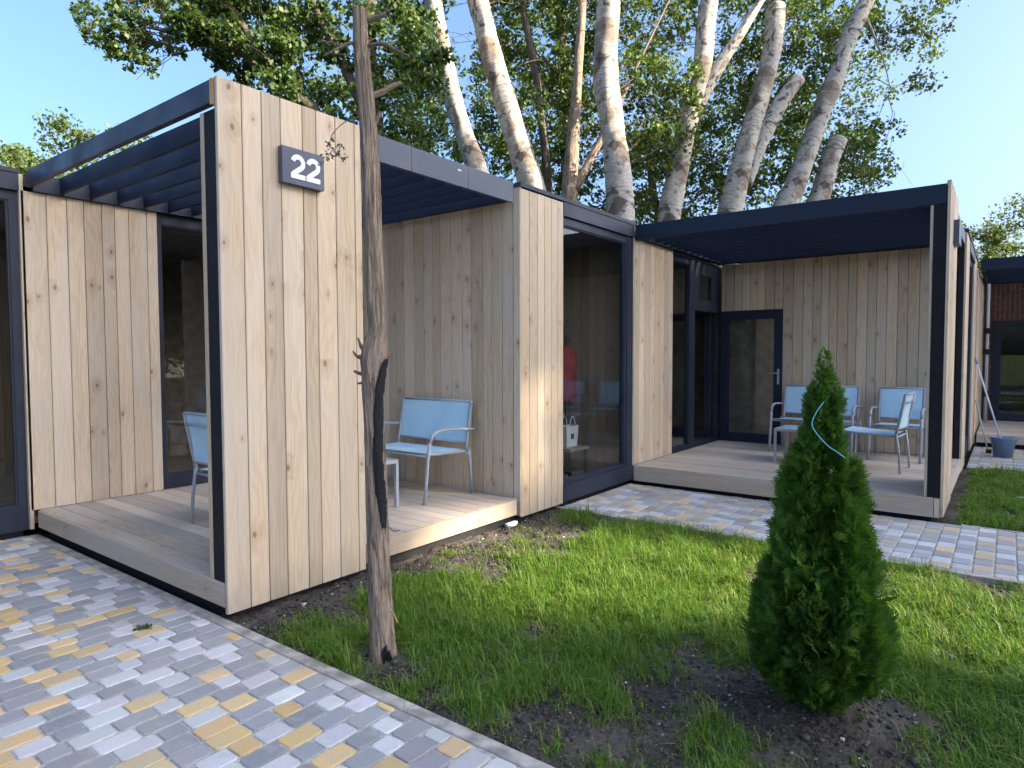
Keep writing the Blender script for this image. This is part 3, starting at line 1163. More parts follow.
PI = math.pi
make_chair(1.0, True, (4.318, 4.475, ZD), PI, 'wide blue sling two-seater with arms on the front deck beside the bare trunk', 'wide two-seater sling chairs', 'garden bench', 'sling_bench')
make_chair(.56, False, (2.815, 4.75, ZD), 0.02, 'blue armless chair half hidden behind the screen with the number plate', 'armless sling chairs')
make_table(3.30, 3.835, 4.125, 4.90, 'low grey framed table behind the bare trunk, in front of the near two-seater')
make_chair(1.02, True, (9.35, 2.035, ZD), PI, 'wide blue two-seater behind the conifer top, next to the terrace door', 'wide two-seater sling chairs', 'garden bench', 'sling_bench')
make_chair(.58, True, (9.33, 1.075, ZD), PI, 'blue single armchair against the terrace back wall, nearest the dark post', None)
make_chair(.56, False, (8.42, 1.205, ZD), PI / 2 - .06, 'blue armless chair seen side-on on the terrace, nearest the dark post', 'armless sling chairs')
make_table(8.14, 8.66, 1.50, 2.225, 'low table with pale blue top on the far terrace, left of the conifer')

# ================================================================== ground, lawn, paving
def sheet(name, x0, x1, y0, y1, nx, ny, zf, mat, kind='structure'):
    X, Y = np.meshgrid(np.linspace(x0, x1, nx), np.linspace(y0, y1, ny), indexing='ij')
    Zv = zf(X, Y)
    V = np.stack([X.ravel(), Y.ravel(), Zv.ravel()], 1)
    i, j = np.meshgrid(np.arange(nx - 1), np.arange(ny - 1), indexing='ij')
    a = (i * ny + j).ravel()
    F = np.stack([a, a + ny, a + ny + 1, a + 1], 1)
    o = np_mesh(name, V, F, mat, smooth=True, off=Vector((0, 0, 0)))
    return tag(o, kind=kind)


def field_z(x, y):
    r = np.hypot(x - 4, y - 1)
    return np.full_like(x, -.09) + np.clip(r - 30, 0, 100) * .004 * vnoise(x * .05, y * .05)


xs = np.concatenate([[-1500, -700, -300, -120], np.linspace(-50, 60, 45), [130, 300, 700, 1500]])
X, Y = np.meshgrid(xs, xs, indexing='ij')
V = np.stack([X.ravel(), Y.ravel(), field_z(X, Y).ravel()], 1)
n_ = len(xs)
i, j = np.meshgrid(np.arange(n_ - 1), np.arange(n_ - 1), indexing='ij')
a = (i * n_ + j).ravel()
tag(np_mesh('ground', V, np.stack([a, a + n_, a + n_ + 1, a + 1], 1), M['field'], off=Vector((0, 0, 0)), smooth=True), kind='structure')


def lawn_z(x, y):
    return -.022 + .030 * (vnoise(x * 2.1, y * 2.1, 3) - .5) + .022 * (vnoise(x * 9, y * 9, 5) - .5) + .020 * (vnoise(x * 26, y * 26, 8) - .5) + .010 * (vnoise(x * 60, y * 60, 9) - .5) \
        + .05 * np.exp(-((x - 2.9) ** 2 + (y - .6) ** 2) / .12)


KX0, KX1 = 1.878, 1.945           # kerb between paving and lawn
sheet('lawn', KX1 - .01, 5.40, -9, 3.72, 260, 900, lawn_z, M['soil'])
sheet('lawn', 6.97, 10.56, -9, .60, 90, 240, lawn_z, M['soil'])


def kerb(name, x0, x1, y0, y1, z1=.001):
    mb = MB()
    y = y0
    while y < y1 - .01:
        y2 = min(y + 1.0, y1)
        mb.board(x0, x1, y + .002, y2 - .002, -.1, z1, M['kerb'])
        y = y2
    tag(mb.build(name), kind='structure')


kerb('kerb', KX0, KX1, -9, B1 + .02)
kerb('kerb', 5.385, 5.44, -9, 3.60)
kerb('kerb', 6.915, 6.965, -9, .30)
kerb('kerb', 10.55, 10.60, -9, .40)


def paving(name, x0, x1, y0, y1, cuts=None, seed=1, cols=((.315, .312, .308), (.60, .585, .56), (.66, .455, .21)), rows=.108):
    r = random.Random(seed)
    V, F4, F8, C4, C8 = [], [], [], [], []
    mb = MB()
    y = y0
    k = 0
    while y < y1 - .02:
        ye = min(y + rows, y1)
        x = x0 - r.uniform(0, .2)
        prev = r.choice([0, 1])
        while x < x1:
            l = r.choice([.104, .132, .16, .16, .16])
            xa, xb = max(x, x0), min(x + l, x1)
            ci = r.choices([0, 1, 2], [.12, .46, .42])[0] if prev <= 0 and prev != -2 else r.choices([0, 1, 2], [.84, .09, .07])[0]
            prev = ci
            if xb - xa > .025:
                f = r.uniform(.84, 1.14)
                c = tuple(min(1, q * f * r.uniform(.97, 1.03)) for q in cols[ci])
                g = .0036
                ax, bx, ay, by = xa + g, xb - g, y + g, ye - g
                z = r.uniform(-.0018, .0015)
                tx, ty = r.uniform(-.006, .006), r.uniform(-.006, .006)
                def ring(ins, dz, cr):
                    a_, b_, c_, d_ = ax + ins, bx - ins, ay + ins, by - ins
                    pts = [(a_ + cr, c_), (b_ - cr, c_), (b_, c_ + cr), (b_, d_ - cr), (b_ - cr, d_), (a_ + cr, d_), (a_, d_ - cr), (a_, c_ + cr)]
                    return [(px, py, z + dz + (px - xa) * tx + (py - y) * ty) for px, py in pts]
                t0, t1, t2 = ring(.005, 0, .009), ring(.0012, -.003, .011), ring(0, -.03, .012)
                mb.face(t0, M['paver'], None, c)
                for i in range(8):
                    j = (i + 1) % 8
                    mb.face([t1[i], t1[j], t0[j], t0[i]], M['paver'], None, c)
                    mb.face([t2[i], t2[j], t1[j], t1[i]], M['paver'], None, c)
            x += l
        y = ye
        k += 1
    tag(mb.build(name), kind='structure')
    m2 = MB()
    m2.box(x0 - .01, x1 + .01, y0, y1, -.06, -.0065, M['joint'])
    tag(m2.build('joint_sand'), kind='structure')


paving('pavement', -1.6, KX0 - .002, -1.2, B1 + .06, seed=3)
paving('path', 5.442, 6.912, -5.5, B0 + .03, seed=5, cols=((.345, .345, .345), (.53, .525, .51), (.58, .45, .28)), rows=.126)
paving('path', 10.602, A8 + .06, -5.5, BR - .02, seed=9, cols=((.345, .345, .345), (.53, .525, .51), (.58, .45, .28)), rows=.126)

# ------------------------------------------------------------------ grass
def gpx(px, py):
    d = cF + cR * ((px - 512) / FPX) + cU * ((384 - py) / FPX)
    t = -CAM.z / d.z
    return CAM.x + d.x * t, CAM.y + d.y * t


bare = [(535, 632, .15, 1), (690, 655, .17, 1), (722, 592, .12, .9), (660, 735, .12, 1), (800, 745, .26, 1), (905, 722, .22, .9), (452, 560, .16, .9),
        (405, 668, .16, 1), (250, 622, .2, 1), (590, 740, .14, .9), (760, 690, .2, .9), (945, 650, .12, .6), (350, 610, .10, .6), (610, 520, .2, .9), (560, 600, .09, .8), (480, 740, .1, .8)]


def density(x, y):
    big = vnoise(x * 1.7, y * 1.7, 11) * .6 + vnoise(x * 4.5, y * 4.5, 13) * .4
    d = np.clip((big - .30) / .28, 0.12, 1)
    for px, py, r, s in bare:
        cx, cy = gpx(px, py)
        q = (x - cx) ** 2 + (y - cy) ** 2
        d *= 1 - s * np.exp(-q / (r * r)) * np.clip(.6 + vnoise(x * 11, y * 11, 17), 0, 1)
    d *= np.clip((3.50 - y - .34 * vnoise(x * 3, y * 3, 19)) / .22, 0, 1)
    d *= np.clip((x - KX1 + .01 + .0 - .05 * vnoise(x * 6, y * 6, 23)) / .06, .05, 1)
    d *= np.clip((5.40 - x) / .05, 0, 1)
    q = np.hypot((x - 2.88), (y - .58))
    d *= np.clip((q - .22 - .16 * vnoise(x * 7, y * 7, 29)) / .16, 0.02, 1)
    q = np.hypot((x - 2.2), (y - 2.52))
    d *= np.clip((q - .09) / .1, .0, 1)
    return d


def grass(name, x0, x1, y0, y1, n, dens, hmul=1.0, seed=1, wid=1.0):
    g = np.random.default_rng(seed)
    # tufts, then blades round them
    nt = n // 14
    tx, ty = g.uniform(x0, x1, nt), g.uniform(y0, y1, nt)
    keep = g.random(nt) < dens(tx, ty)
    tx, ty = tx[keep], ty[keep]
    rep = 14
    x = np.repeat(tx, rep) + g.normal(0, .022, len(tx) * rep)
    y = np.repeat(ty, rep) + g.normal(0, .022, len(tx) * rep)
    th_ = np.repeat(g.uniform(.5, 1.5, len(tx)) * (.65 + .8 * vnoise(tx * 5, ty * 5, 37)), rep)
    ok = (x > x0) & (x < x1) & (y > y0) & (y < y1)
    x, y, th_ = x[ok], y[ok], th_[ok]
    N = len(x)
    dd = dens(x, y)
    h = g.gamma(3.6, .0115, N) * th_ * (.45 + .75 * dd) * hmul + .012
    h = np.clip(h, .012, .17)
    az = g.uniform(0, 2 * np.pi, N)
    lean = np.where(g.random(N) < .30, g.uniform(1.5, 2.6, N), g.uniform(.15, 1.2, N))
    fx, fy = np.cos(az), np.sin(az)
    sx, sy = -fy, fx
    w_ = g.uniform(.0014, .0030, N) * wid
    z0 = lawn_z(x, y) - .006
    B = np.stack([x, y, z0], 1)
    S = np.stack([sx, sy, np.zeros(N)], 1) * w_[:, None]
    Fd = np.stack([fx, fy, np.zeros(N)], 1)
    U = np.array([0, 0, 1.0])
    mid = B + Fd * (h * lean * .22)[:, None] + U * (h * .55)[:, None]
    tip = B + Fd * (h * lean * .75)[:, None] + U * (h * (1 - .28 * lean))[:, None]
    V = np.stack([B - S, B + S, mid + S * .8, mid - S * .8, tip], 1).reshape(-1, 3)
    b = np.arange(N)[:, None] * 5
    F = np.concatenate([b + np.array([[0, 1, 2]]), b + np.array([[0, 2, 3]]), b + np.array([[3, 2, 4]])], 0)
    tone = np.clip(.5 * vnoise(x * 1.3, y * 1.3, 31) + .5 * g.random(N), 0, 1)
    r = np.stack([tone, g.random(N) * np.where(dd < .45, 1.12, .92), g.random(N)], 1)
    o = np_mesh(name, V, F, M['grass'], np.concatenate([r, r, r], 0), off=Vector((0, 0, 0)))
    return tag(o, 'short patchy green grass growing between the paving and the cabins', 'grass', kind='stuff')


grass('grass', KX1, 5.40, -1.6, 3.48, 300000, density, 1.0, 5)


def density2(x, y):
    big = vnoise(x * 1.7, y * 1.7, 41) * .6 + vnoise(x * 4.5, y * 4.5, 43) * .4
    return np.clip((big - .1) / .3, .35, 1) * np.clip((BR - .06 - y) / .1, 0, 1)


grass('grass', 6.98, 10.55, -3.0, .42, 90000, density2, 1.0, 6, 1.7)

# ------------------------------------------------------------------ pebbles and clods on the bare soil
g = np.random.default_rng(77)
cube = np.array([[-1, -1, -1], [1, -1, -1], [1, 1, -1], [-1, 1, -1], [-1, -1, 1], [1, -1, 1], [1, 1, 1], [-1, 1, 1]], float) / 1.732
octf = np.array([[0, 3, 2, 1], [4, 5, 6, 7], [0, 1, 5, 4], [1, 2, 6, 5], [2, 3, 7, 6], [3, 0, 4, 7]])
npb = 6000
x, y = g.uniform(KX1, 5.3, npb * 3), g.uniform(-1.0, 3.5, npb * 3)
k = g.random(npb * 3) < (1 - density(x, y)) * .9
x, y = x[k][:npb], y[k][:npb]
s = g.gamma(2.0, .0024, len(x)) + .0015
P0 = np.stack([x, y, lawn_z(x, y) + s * .4], 1)
pert = cube[None] * g.uniform(.6, 1.2, (len(x), 8, 3)) * s[:, None, None] * np.array([1.3, 1.0, .75])
a = g.uniform(0, 6.28, len(x))
ca_, sa_ = np.cos(a)[:, None], np.sin(a)[:, None]
V = np.stack([pert[..., 0] * ca_ - pert[..., 1] * sa_, pert[..., 0] * sa_ + pert[..., 1] * ca_, pert[..., 2]], -1) + P0[:, None]
F = (np.arange(len(x))[:, None, None] * 8 + octf[None]).reshape(-1, 4)
w = NT('pebble')
w.pbr(w.rnd().outputs['Color'], .9)
M['pebble'] = w.m
tones = np.where(g.random(len(x))[:, None] < .045, g.uniform(.25, .5, (len(x), 1)), g.uniform(.022, .085, (len(x), 1))) * np.array([1, .93, .85])
o = np_mesh('pebbles', V.reshape(-1, 3), F, M['pebble'], np.repeat(tones, 6, 0), off=Vector((0, 0, 0)), smooth=True)
tag(o, 'small pale pebbles and clods scattered over the bare soil', 'pebbles', kind='stuff')


# ================================================================== vegetation
def leaves(name, centers, radii, counts, size, mat, parent, seed=1, squash=.8, holes=None, droop=.3):
    g = np.random.default_rng(seed)
    Ps, cl = [], []
    for ci, (c, r, n) in enumerate(zip(centers, radii, counts)):
        d = g.normal(size=(n, 3))
        d /= np.linalg.norm(d, axis=1)[:, None]
        rr = r * g.random(n) ** .45
        # several sub-sprays per clump so that the outline stays ragged
        ns = 9
        sub = g.normal(size=(ns, 3)); sub /= np.linalg.norm(sub, axis=1)[:, None]; sub *= (r * g.uniform(.35, 1.0, ns))[:, None]
        pick = g.integers(0, ns, n)
        loc = np.where((g.random(n) < .68)[:, None], sub[pick] + d * (r * .36 * g.random(n) ** .6)[:, None], d * rr[:, None])
        loc[:, 2] *= squash
        Ps.append(np.array(c)[None] + loc)
        cl.append(np.full(n, g.random()))
    P = np.concatenate(Ps); cl = np.concatenate(cl)
    if holes:
        keep = np.ones(len(P), bool)
        sdv = np.array(SUN_DIR)
        for tgt, rad in holes:
            q = P - np.array(tgt)
            t = q @ sdv
            dist = np.linalg.norm(q - t[:, None] * sdv[None], axis=1)
            keep &= ~((dist < rad) & (t > 2))
        P, cl = P[keep], cl[keep]
    N = len(P)
    ax = g.normal(size=(N, 3)); ax[:, 2] -= droop; ax /= np.linalg.norm(ax, axis=1)[:, None]
    b = g.normal(size=(N, 3)); b -= (b * ax).sum(1)[:, None] * ax; b /= np.linalg.norm(b, axis=1)[:, None]
    s = size * g.uniform(.6, 1.25, N)[:, None]
    nrm = np.cross(ax, b)
    V = np.stack([P - ax * s * .5, P + b * s * .36 - nrm * s * .06, P + ax * s * .55, P - b * s * .36 - nrm * s * .06], 1).reshape(-1, 3)
    F = np.arange(N * 4).reshape(-1, 4)
    r = np.stack([np.clip(cl * .55 + g.random(N) * .45, 0, 1), g.random(N), g.random(N)], 1)
    return np_mesh(name, V, F, mat, r, parent)


def spline(pts, n):
    """Catmull-Rom through points of any dimension"""
    P = [np.array(p, float) for p in pts]
    P = [2 * P[0] - P[1]] + P + [2 * P[-1] - P[-2]]
    out = []
    segs = len(P) - 3
    for s_ in range(segs):
        p0, p1, p2, p3 = P[s_:s_ + 4]
        for k in range(n):
            t = k / n
            out.append(.5 * ((2 * p1) + (-p0 + p2) * t + (2 * p0 - 5 * p1 + 4 * p2 - p3) * t * t + (-p0 + 3 * p1 - 3 * p2 + p3) * t ** 3))
    out.append(P[-2])
    return out


def px_path(path, depth, dz=0.0):
    """[(px,py,width_px)] read off the photo -> world points with radii"""
    out = []
    for k, (x, y, w_) in enumerate(path):
        d = depth + dz * k
        p = at(x, y, d)
        out.append((p.x, p.y, p.z, w_ / FPX * d / 2 * (.88 if depth > 5 else .95)))
    return out


def wobble_tube(mb, pts4, mat, n=14, per=6, jit=.05, cap=True, vs=1.0):
    q = spline(pts4, per)
    mb.tube([p[:3] for p in q], [max(.004, p[3]) for p in q], mat, n, cap, jitter=jit, vs=vs)


def ridge(mb, start, n, amp, fu, fv, seed=0, fine=0.0):
    """push the rings of the last tube in and out along a noise field so that bark has real relief"""
    V = np.array(mb.v[start:], float).reshape(-1, n, 3)
    c = V.mean(1, keepdims=True)
    L = np.concatenate([[0], np.cumsum(np.linalg.norm(np.diff(c[:, 0], axis=0), axis=1))])
    k = np.arange(n) / n
    KK, LL = np.meshgrid(k, L)
    ph = KK * 2 * np.pi
    nz = lambda f, g_, sd_: vnoise(np.cos(ph) * f + 50, np.sin(ph) * f + LL * g_ + 80, sd_)
    d = (nz(fu, fv, seed) - .5) * 2 * amp + (nz(fu * 3.1, fv * 2.3, seed + 3) - .5) * 2 * fine
    r = V - c
    rl = np.linalg.norm(r, axis=2, keepdims=True)
    V2 = c + r * (1 + d[..., None] / np.maximum(rl, 1e-4))
    mb.v[start:] = [tuple(p) for p in V2.reshape(-1, 3)]


def branch(mb, p0, p1, r0, mat, r1=None, sag=.12, n=6, jit=.06):
    p0, p1 = Vector(p0), Vector(p1)
    L = (p1 - p0).length
    m1 = p0.lerp(p1, .35) + Vector((random.uniform(-.1, .1), random.uniform(-.1, .1), random.uniform(0, .16))) * L
    m2 = p0.lerp(p1, .7) + Vector((random.uniform(-.1, .1), random.uniform(-.1, .1), random.uniform(-.05, sag))) * L
    r1 = r1 if r1 is not None else r0 * .25
    q = spline([(*p0, r0), (*m1, r0 * .7 + r1 * .3), (*m2, r0 * .4 + r1 * .6), (*p1, r1)], 4)
    mb.tube([a[:3] for a in q], [a[3] for a in q], mat, n, True, jitter=jit)
    return q


def poplar(label, stems, depth, clumps, top_ext=3.5, seed=1, mat='poplar', leaf='leaf', lsize=.108, per=560, dz=0, name='poplar_tree', group='poplars behind the cabins', cut=(), leafdepth=(.5, 3.2)):
    """stems: pixel paths from the top downwards; the first one is the trunk"""
    random.seed(seed)
    g = np.random.default_rng(seed)
    main = px_path(stems[0], depth)
    lo, lo2 = np.array(main[-1]), np.array(main[-2])
    d = (lo - lo2); d[:3] /= np.linalg.norm(d[:3])
    k = max(.5, -d[2])
    t = lo[2] / k
    foot = lo[:3] + d[:3] * t * np.array([.35, .35, 1]); foot[2] = -.12
    midp = lo[:3] * .5 + foot * .5
    r0 = lo[3]
    root = empty(name, (foot[0], foot[1], -.08), label, 'tree', group)
    pts = list(main)
    if 0 not in cut:
        a, b = np.array(main[0]), np.array(main[1])
        dirn = a[:3] - b[:3]; dirn /= np.linalg.norm(dirn)
        top = []
        for i in (3, 2, 1):
            p = a[:3] + dirn * top_ext * i / 3 + np.array([g.normal() * .1, g.normal() * .1, .05 * i])
            top.append((*p, a[3] * (1 - .27 * i)))
        pts = top + pts
    pts = pts + [(*midp, r0 * 1.12), (*foot, r0 * 1.35)]
    mb = MB()
    wobble_tube(mb, pts[::-1], M[mat], 26, 14, .02)
    ridge(mb, 0, 26, .10 * main[0][3], 1.6, 1.6, seed, .05 * main[0][3])
    mb.build('trunk', root)
    for si, st in enumerate(stems[1:], 1):
        mb = MB()
        mb.v0 = 7.3 + si
        q = px_path(st, depth - .02)
        if si not in cut:
            a, b = np.array(q[0]), np.array(q[1])
            dirn = a[:3] - b[:3]; dirn /= np.linalg.norm(dirn)
            q = [(*(a[:3] + dirn * top_ext * .8), a[3] * .4)] + q
        wobble_tube(mb, q[::-1], M[mat], 14, 7, .035)
        mb.build('limb', root)
    # foliage clumps with the branches that carry them
    skel = [np.array(p) for p in spline(pts, 5)]
    for st in stems[1:]:
        skel += [np.array(p) for p in spline(px_path(st, depth - .02), 5)]
    C, Rr, N = [], [], []
    mb = MB()
    for (x, y, r) in clumps:
        dd = depth + g.uniform(*leafdepth)
        c = at(x, y, dd)
        rad = r / FPX * dd
        C.append(tuple(c)); Rr.append(rad); N.append(int(per * (r / 32) ** 1.8))
        cand = [s for s in skel if s[2] < c.z + .3] or skel
        best = min(cand, key=lambda s: (s[0] - c.x) ** 2 + (s[1] - c.y) ** 2 + 2.0 * (s[2] - (c.z - .8)) ** 2)
        br = branch(mb, best[:3], c, min(.03, .009 + .005 * rad), M['bark_dark'], .004)
        for kk in range(3):
            e = Vector(c) + Vector(g.normal(size=3)) * rad * .55
            branch(mb, Vector(br[-4 - kk][:3]), e, .008, M['bark_dark'], .003, n=4)
    if clumps:
        mb.build('branches', root)
        leaves('crown', C, Rr, N, lsize, M[leaf], root, seed)
    return root


def fill(poly, n, rmin, rmax, seed, avoid=()):
    """clump spots inside a pixel polygon"""
    r = random.Random(seed)
    xs_, ys_ = [p[0] for p in poly], [p[1] for p in poly]
    out = []
    tries = 0
    while len(out) < n and tries < 6000:
        tries += 1
        x, y = r.uniform(min(xs_), max(xs_)), r.uniform(min(ys_), max(ys_))
        ins = False
        for k in range(len(poly)):
            (x1, y1), (x2, y2) = poly[k], poly[k - 1]
            if (y1 > y) != (y2 > y) and x < (x2 - x1) * (y - y1) / (y2 - y1) + x1: ins = not ins
        if not ins or any((x - a) ** 2 + (y - b) ** 2 < q * q for a, b, q in avoid): continue
        rad = r.uniform(rmin, rmax)
        if all((x - a) ** 2 + (y - b) ** 2 > (.62 * (rad + q) / 1) ** 2 * .8 for a, b, q in out):
            out.append((x, y, rad))
    return out


GAPS = [(455, 42, 30), (470, 95, 18), (690, 55, 26), (632, 185, 16), (588, 205, 16), (655, 150, 12)]
# big dark tree at the left, its limbs fanning out over the number 22 cabin
T1c = fill([(225, -50), (400, -50), (430, 60), (440, 150), (400, 180), (330, 130), (250, 75), (200, 55), (180, 10)], 60, 20, 38, 3, [(418, 118, 14)]) + \
    fill([(84, 18), (150, -8), (220, -20), (215, 38), (160, 45), (150, 62), (128, 66), (96, 46)], 24, 12, 20, 4) + fill([(190, -10), (300, 0), (300, 100), (225, 72), (190, 40)], 14, 16, 26, 6)
poplar('broad dark-leaved tree whose limbs reach left over the roof of the number 22 cabin',
       [[(372, 70, 13), (374, 120, 18), (378, 165, 20), (380, 200, 22)], [(196, 20, 3), (230, 9, 7), (256, 47, 9), (300, 100, 11), (372, 150, 12)],
        [(300, -20, 8), (318, 15, 9), (336, 48, 10), (355, 90, 12), (374, 130, 14)], [(88, 34, .8), (140, 27, 2), (182, 36, 4), (228, 45, 5), (300, 100, 8)]],
       11.0, T1c, 3.0, 11, 'bark_dark', 'leaf_dark', .092, 760, name='broadleaf_tree', group=None, cut=(1, 3), leafdepth=(-.7, 1.3))
# pale poplars in a row
poplar('slim pale poplar leaning left, first white trunk right of the front bare trunk',
       [[(431, -20, 19), (436, 20, 20), (445, 60, 19), (455, 105, 20), (466, 140, 21), (480, 185, 24)]], 13.5,
       fill([(385, -60), (470, -60), (430, 20), (440, 170), (400, 165)], 10, 20, 32, 21, GAPS), 4, 21)
poplar('stout pale poplar leaning left with a brown scar halfway up, second from the left',
       [[(474, -20, 25), (484, 25, 24), (497, 75, 25), (511, 120, 26), (523, 160, 28), (534, 200, 30)]], 14.0,
       fill([(470, -60), (560, -60), (570, 60), (545, 180), (470, 150), (500, 40)], 15, 20, 34, 22, GAPS), 4, 22)
poplar('thin dark-stemmed tree standing between two pale poplars above the cabin window',
       [[(521, -10, 7), (528, 35, 8), (537, 80, 8), (541, 120, 9), (548, 185, 10)]], 15.5,
       fill([(505, -30), (580, -30), (585, 150), (530, 190)], 12, 18, 30, 23, GAPS), 3, 23, mat='bark_dark', name='thin_tree', group=None)
poplar('slender tree with two twisted brown stems just left of the thickest pale trunk',
       [[(583, -10, 9), (580, 40, 10), (577, 90, 11), (573, 140, 15), (570, 190, 18)], [(640, 60, 3), (606, 130, 7), (590, 160, 9), (575, 190, 11)]], 15.0,
       fill([(555, -40), (605, -40), (605, 120), (590, 175), (555, 160)], 11, 18, 30, 24, GAPS), 3, 24, mat='bark', name='thin_tree', group=None)
poplar('thickest pale poplar trunk with dark diamond scars, standing behind the window corner',
       [[(609, -25, 26), (607, 30, 26), (606, 80, 28), (612, 125, 27), (617, 165, 30), (620, 225, 34)]], 13.5,
       fill([(600, -60), (690, -60), (690, 160), (655, 190), (635, 210), (625, 100)], 17, 20, 34, 25, GAPS), 4, 25)
poplar('forked pale poplar with an uncut slanting right limb, behind the terrace roof',
       [[(713, -25, 18), (706, 25, 20), (701, 75, 21), (688, 120, 22), (679, 165, 23), (668, 225, 26)], [(768, -12, 8), (750, 18, 10), (733, 45, 12), (716, 72, 14), (694, 112, 16)]], 15.0,
       fill([(640, 130), (700, 90), (760, 60), (790, 110), (740, 200), (640, 215)], 18, 18, 32, 26, GAPS), 4, 26)
poplar('topped pale poplar with two sawn-off limbs, behind the middle of the terrace roof',
       [[(776, 6, 21), (773, 45, 21), (764, 85, 21), (754, 120, 22), (742, 165, 25), (728, 225, 29)], [(800, 78, 13), (786, 95, 17), (772, 118, 18), (757, 150, 18), (745, 186, 15)]], 15.5,
       fill([(715, -50), (860, -50), (830, 60), (800, 190), (745, 200), (740, 60)], 18, 20, 34, 27, GAPS), 3, 27, cut=(0, 1))
poplar('pale poplar bending right at the top, rightmost of the tall trunks',
       [[(880, -25, 14), (862, 10, 17), (846, 45, 19), (836, 75, 20), (820, 115, 21), (808, 150, 21), (795, 185, 23), (780, 225, 28)], [(891, 92, .8), (884, 62, 1.6), (874, 36, 2.6), (862, 10, 5)]], 16.0,
       fill([(790, -60), (965, -60), (955, 0), (935, 40), (945, 95), (925, 115), (890, 90), (880, 55), (830, 60)], 20, 15, 27, 28) +
       fill([(845, 85), (885, 120), (880, 185), (820, 195)], 9, 14, 24, 29), 3, 28, cut=(1,))
poplar('short sawn-off pale stump of a poplar just above the terrace roof',
       [[(838, 139, 20), (830, 160, 21), (822, 190, 22), (812, 225, 24)]], 16.5,
       fill([(830, 150), (880, 120), (890, 185), (850, 200)], 4, 16, 24, 30), 3, 29, cut=(0,))
# lower bushes of foliage standing behind the roofs
poplar('leafy undergrowth tree filling the gap behind the roofs between the pale trunks',
       [[(650, 170, 6), (655, 200, 8), (660, 225, 10)]], 18.0,
       fill([(470, 140), (560, 150), (640, 170), (720, 150), (860, 150), (880, 200), (640, 230), (470, 190)], 40, 18, 32, 31, GAPS), 2, 31, mat='bark_dark', lsize=.12, per=520, name='understory_tree', group=None, leafdepth=(-.5, 4))
poplar('wide leafy tree behind the row of pale trunks',
       [[(560, 0, 10), (565, 80, 14), (570, 220, 20)]], 20.0,
       fill([(400, -60), (880, -60), (860, 140), (420, 150)], 52, 24, 42, 32, GAPS), 3, 32, mat='bark_dark', lsize=.135, per=620, name='backdrop_tree', group=None, leafdepth=(-2, 4))

# far trees
def far_tree(label, px, py, depth, r, seed, n=26, squash=1.1, leaf='leaf_far'):
    random.seed(seed)
    g = np.random.default_rng(seed)
    c = at(px, py, depth)
    root = empty('far_tree', (c.x, c.y, -.08), label, 'tree', 'distant trees')
    mb = MB()
    wobble_tube(mb, [(c.x, c.y, -.1, .22), (c.x + .1, c.y, c.z * .5, .17), (c.x, c.y, c.z, .08)], M['bark_dark'], 8, 4)
    mb.build('trunk', root)
    C, Rr, N = [], [], []
    for k in range(n):
        d = g.normal(size=3); d /= np.linalg.norm(d)
        C.append((c.x + d[0] * r * .75, c.y + d[1] * r * .75, c.z - r * .25 + d[2] * r * squash * .85))
        Rr.append(r * g.uniform(.25, .45)); N.append(420)
    leaves('crown', C, Rr, N, .15, M[leaf], root, seed)


far_tree('yellow-green tree rising behind the roof at the far left', 62, 178, 24, 2.35, 51)
far_tree('smaller tree at the left picture edge behind the cabin roof', 6, 185, 27, 1.9, 52, 18)
far_tree('low yellow-green treetop just clearing the left pergola beam', 150, 190, 27, 2.6, 57, 18)
far_tree('round green tree behind the end of the right-hand cabin', 968, 262, 38, 2.7, 53)
far_tree('tall green tree at the right picture edge behind the farthest cabin', 1036, 245, 34, 3.0, 54, 30)
far_tree('green tree low between the two right-hand treetops', 995, 285, 46, 2.4, 55, 18)

# unseen tall trees added behind the camera to keep the yard in shade
HOLES = [((5.02, B0, .55), .22), ((5.04, B0, 1.1), .26), ((5.06, B0, 1.6), .14), ((2.30, B1, 1.12), .10), ((7.12, B0, 2.34), .07),
         ((4.2, 2.6, 0), .72), ((3.9, 1.9, 0), .66), ((4.5, 1.6, 0), .66), ((4.7, .6, 0), .55), ((3.2, 2.3, 0), .35), ((4.2, -.1, 0), .45), ((3.5, 2.3, 0), .4), ((5.0, -.4, 0), .3), ((2.95, .5, .9), .10)]  # gaps cut through the added crowns so sun patches land on these spots
SH = Vector((SUN_DIR.x, SUN_DIR.y, 0)).normalized()
SPERP = Vector((-SH.y, SH.x, 0))
LEAF_N = 820
for k in range(7):
    random.seed(90 + k)
    g = np.random.default_rng(90 + k)
    base = Vector((5.5, 2.0, 0)) + SH * (44 + (k % 2) * 3.5) + SPERP * (k - 3) * 4.3
    root = empty('shade_tree', (base.x, base.y, -.08), 'unseen tall leafy tree added behind the camera to shade the yard', 'tree', 'added shade trees behind the camera')
    mb = MB()
    wobble_tube(mb, [(base.x, base.y, -.1, .42), (base.x + .2, base.y, 8, .33), (base.x, base.y + .2, 16, .2), (base.x, base.y, 27, .06)], M['bark_dark'], 10, 4)
    mb.build('trunk', root)
    C, Rr, N = [], [], []
    for q in range(120):
        z = g.uniform(2.5, 28.0)
        wid = 3.2 * min(1, math.sqrt(max(.05, (29.5 - z) / 5))) + .2
        an, rr = g.uniform(0, 2 * math.pi), wid * math.sqrt(g.random())
        C.append((base.x + rr * math.cos(an), base.y + rr * math.sin(an), z))
        Rr.append(g.uniform(1.2, 2.0)); N.append(LEAF_N)
    leaves('crown', C, Rr, N, .30, M['leaf'], root, 90 + k, holes=HOLES)

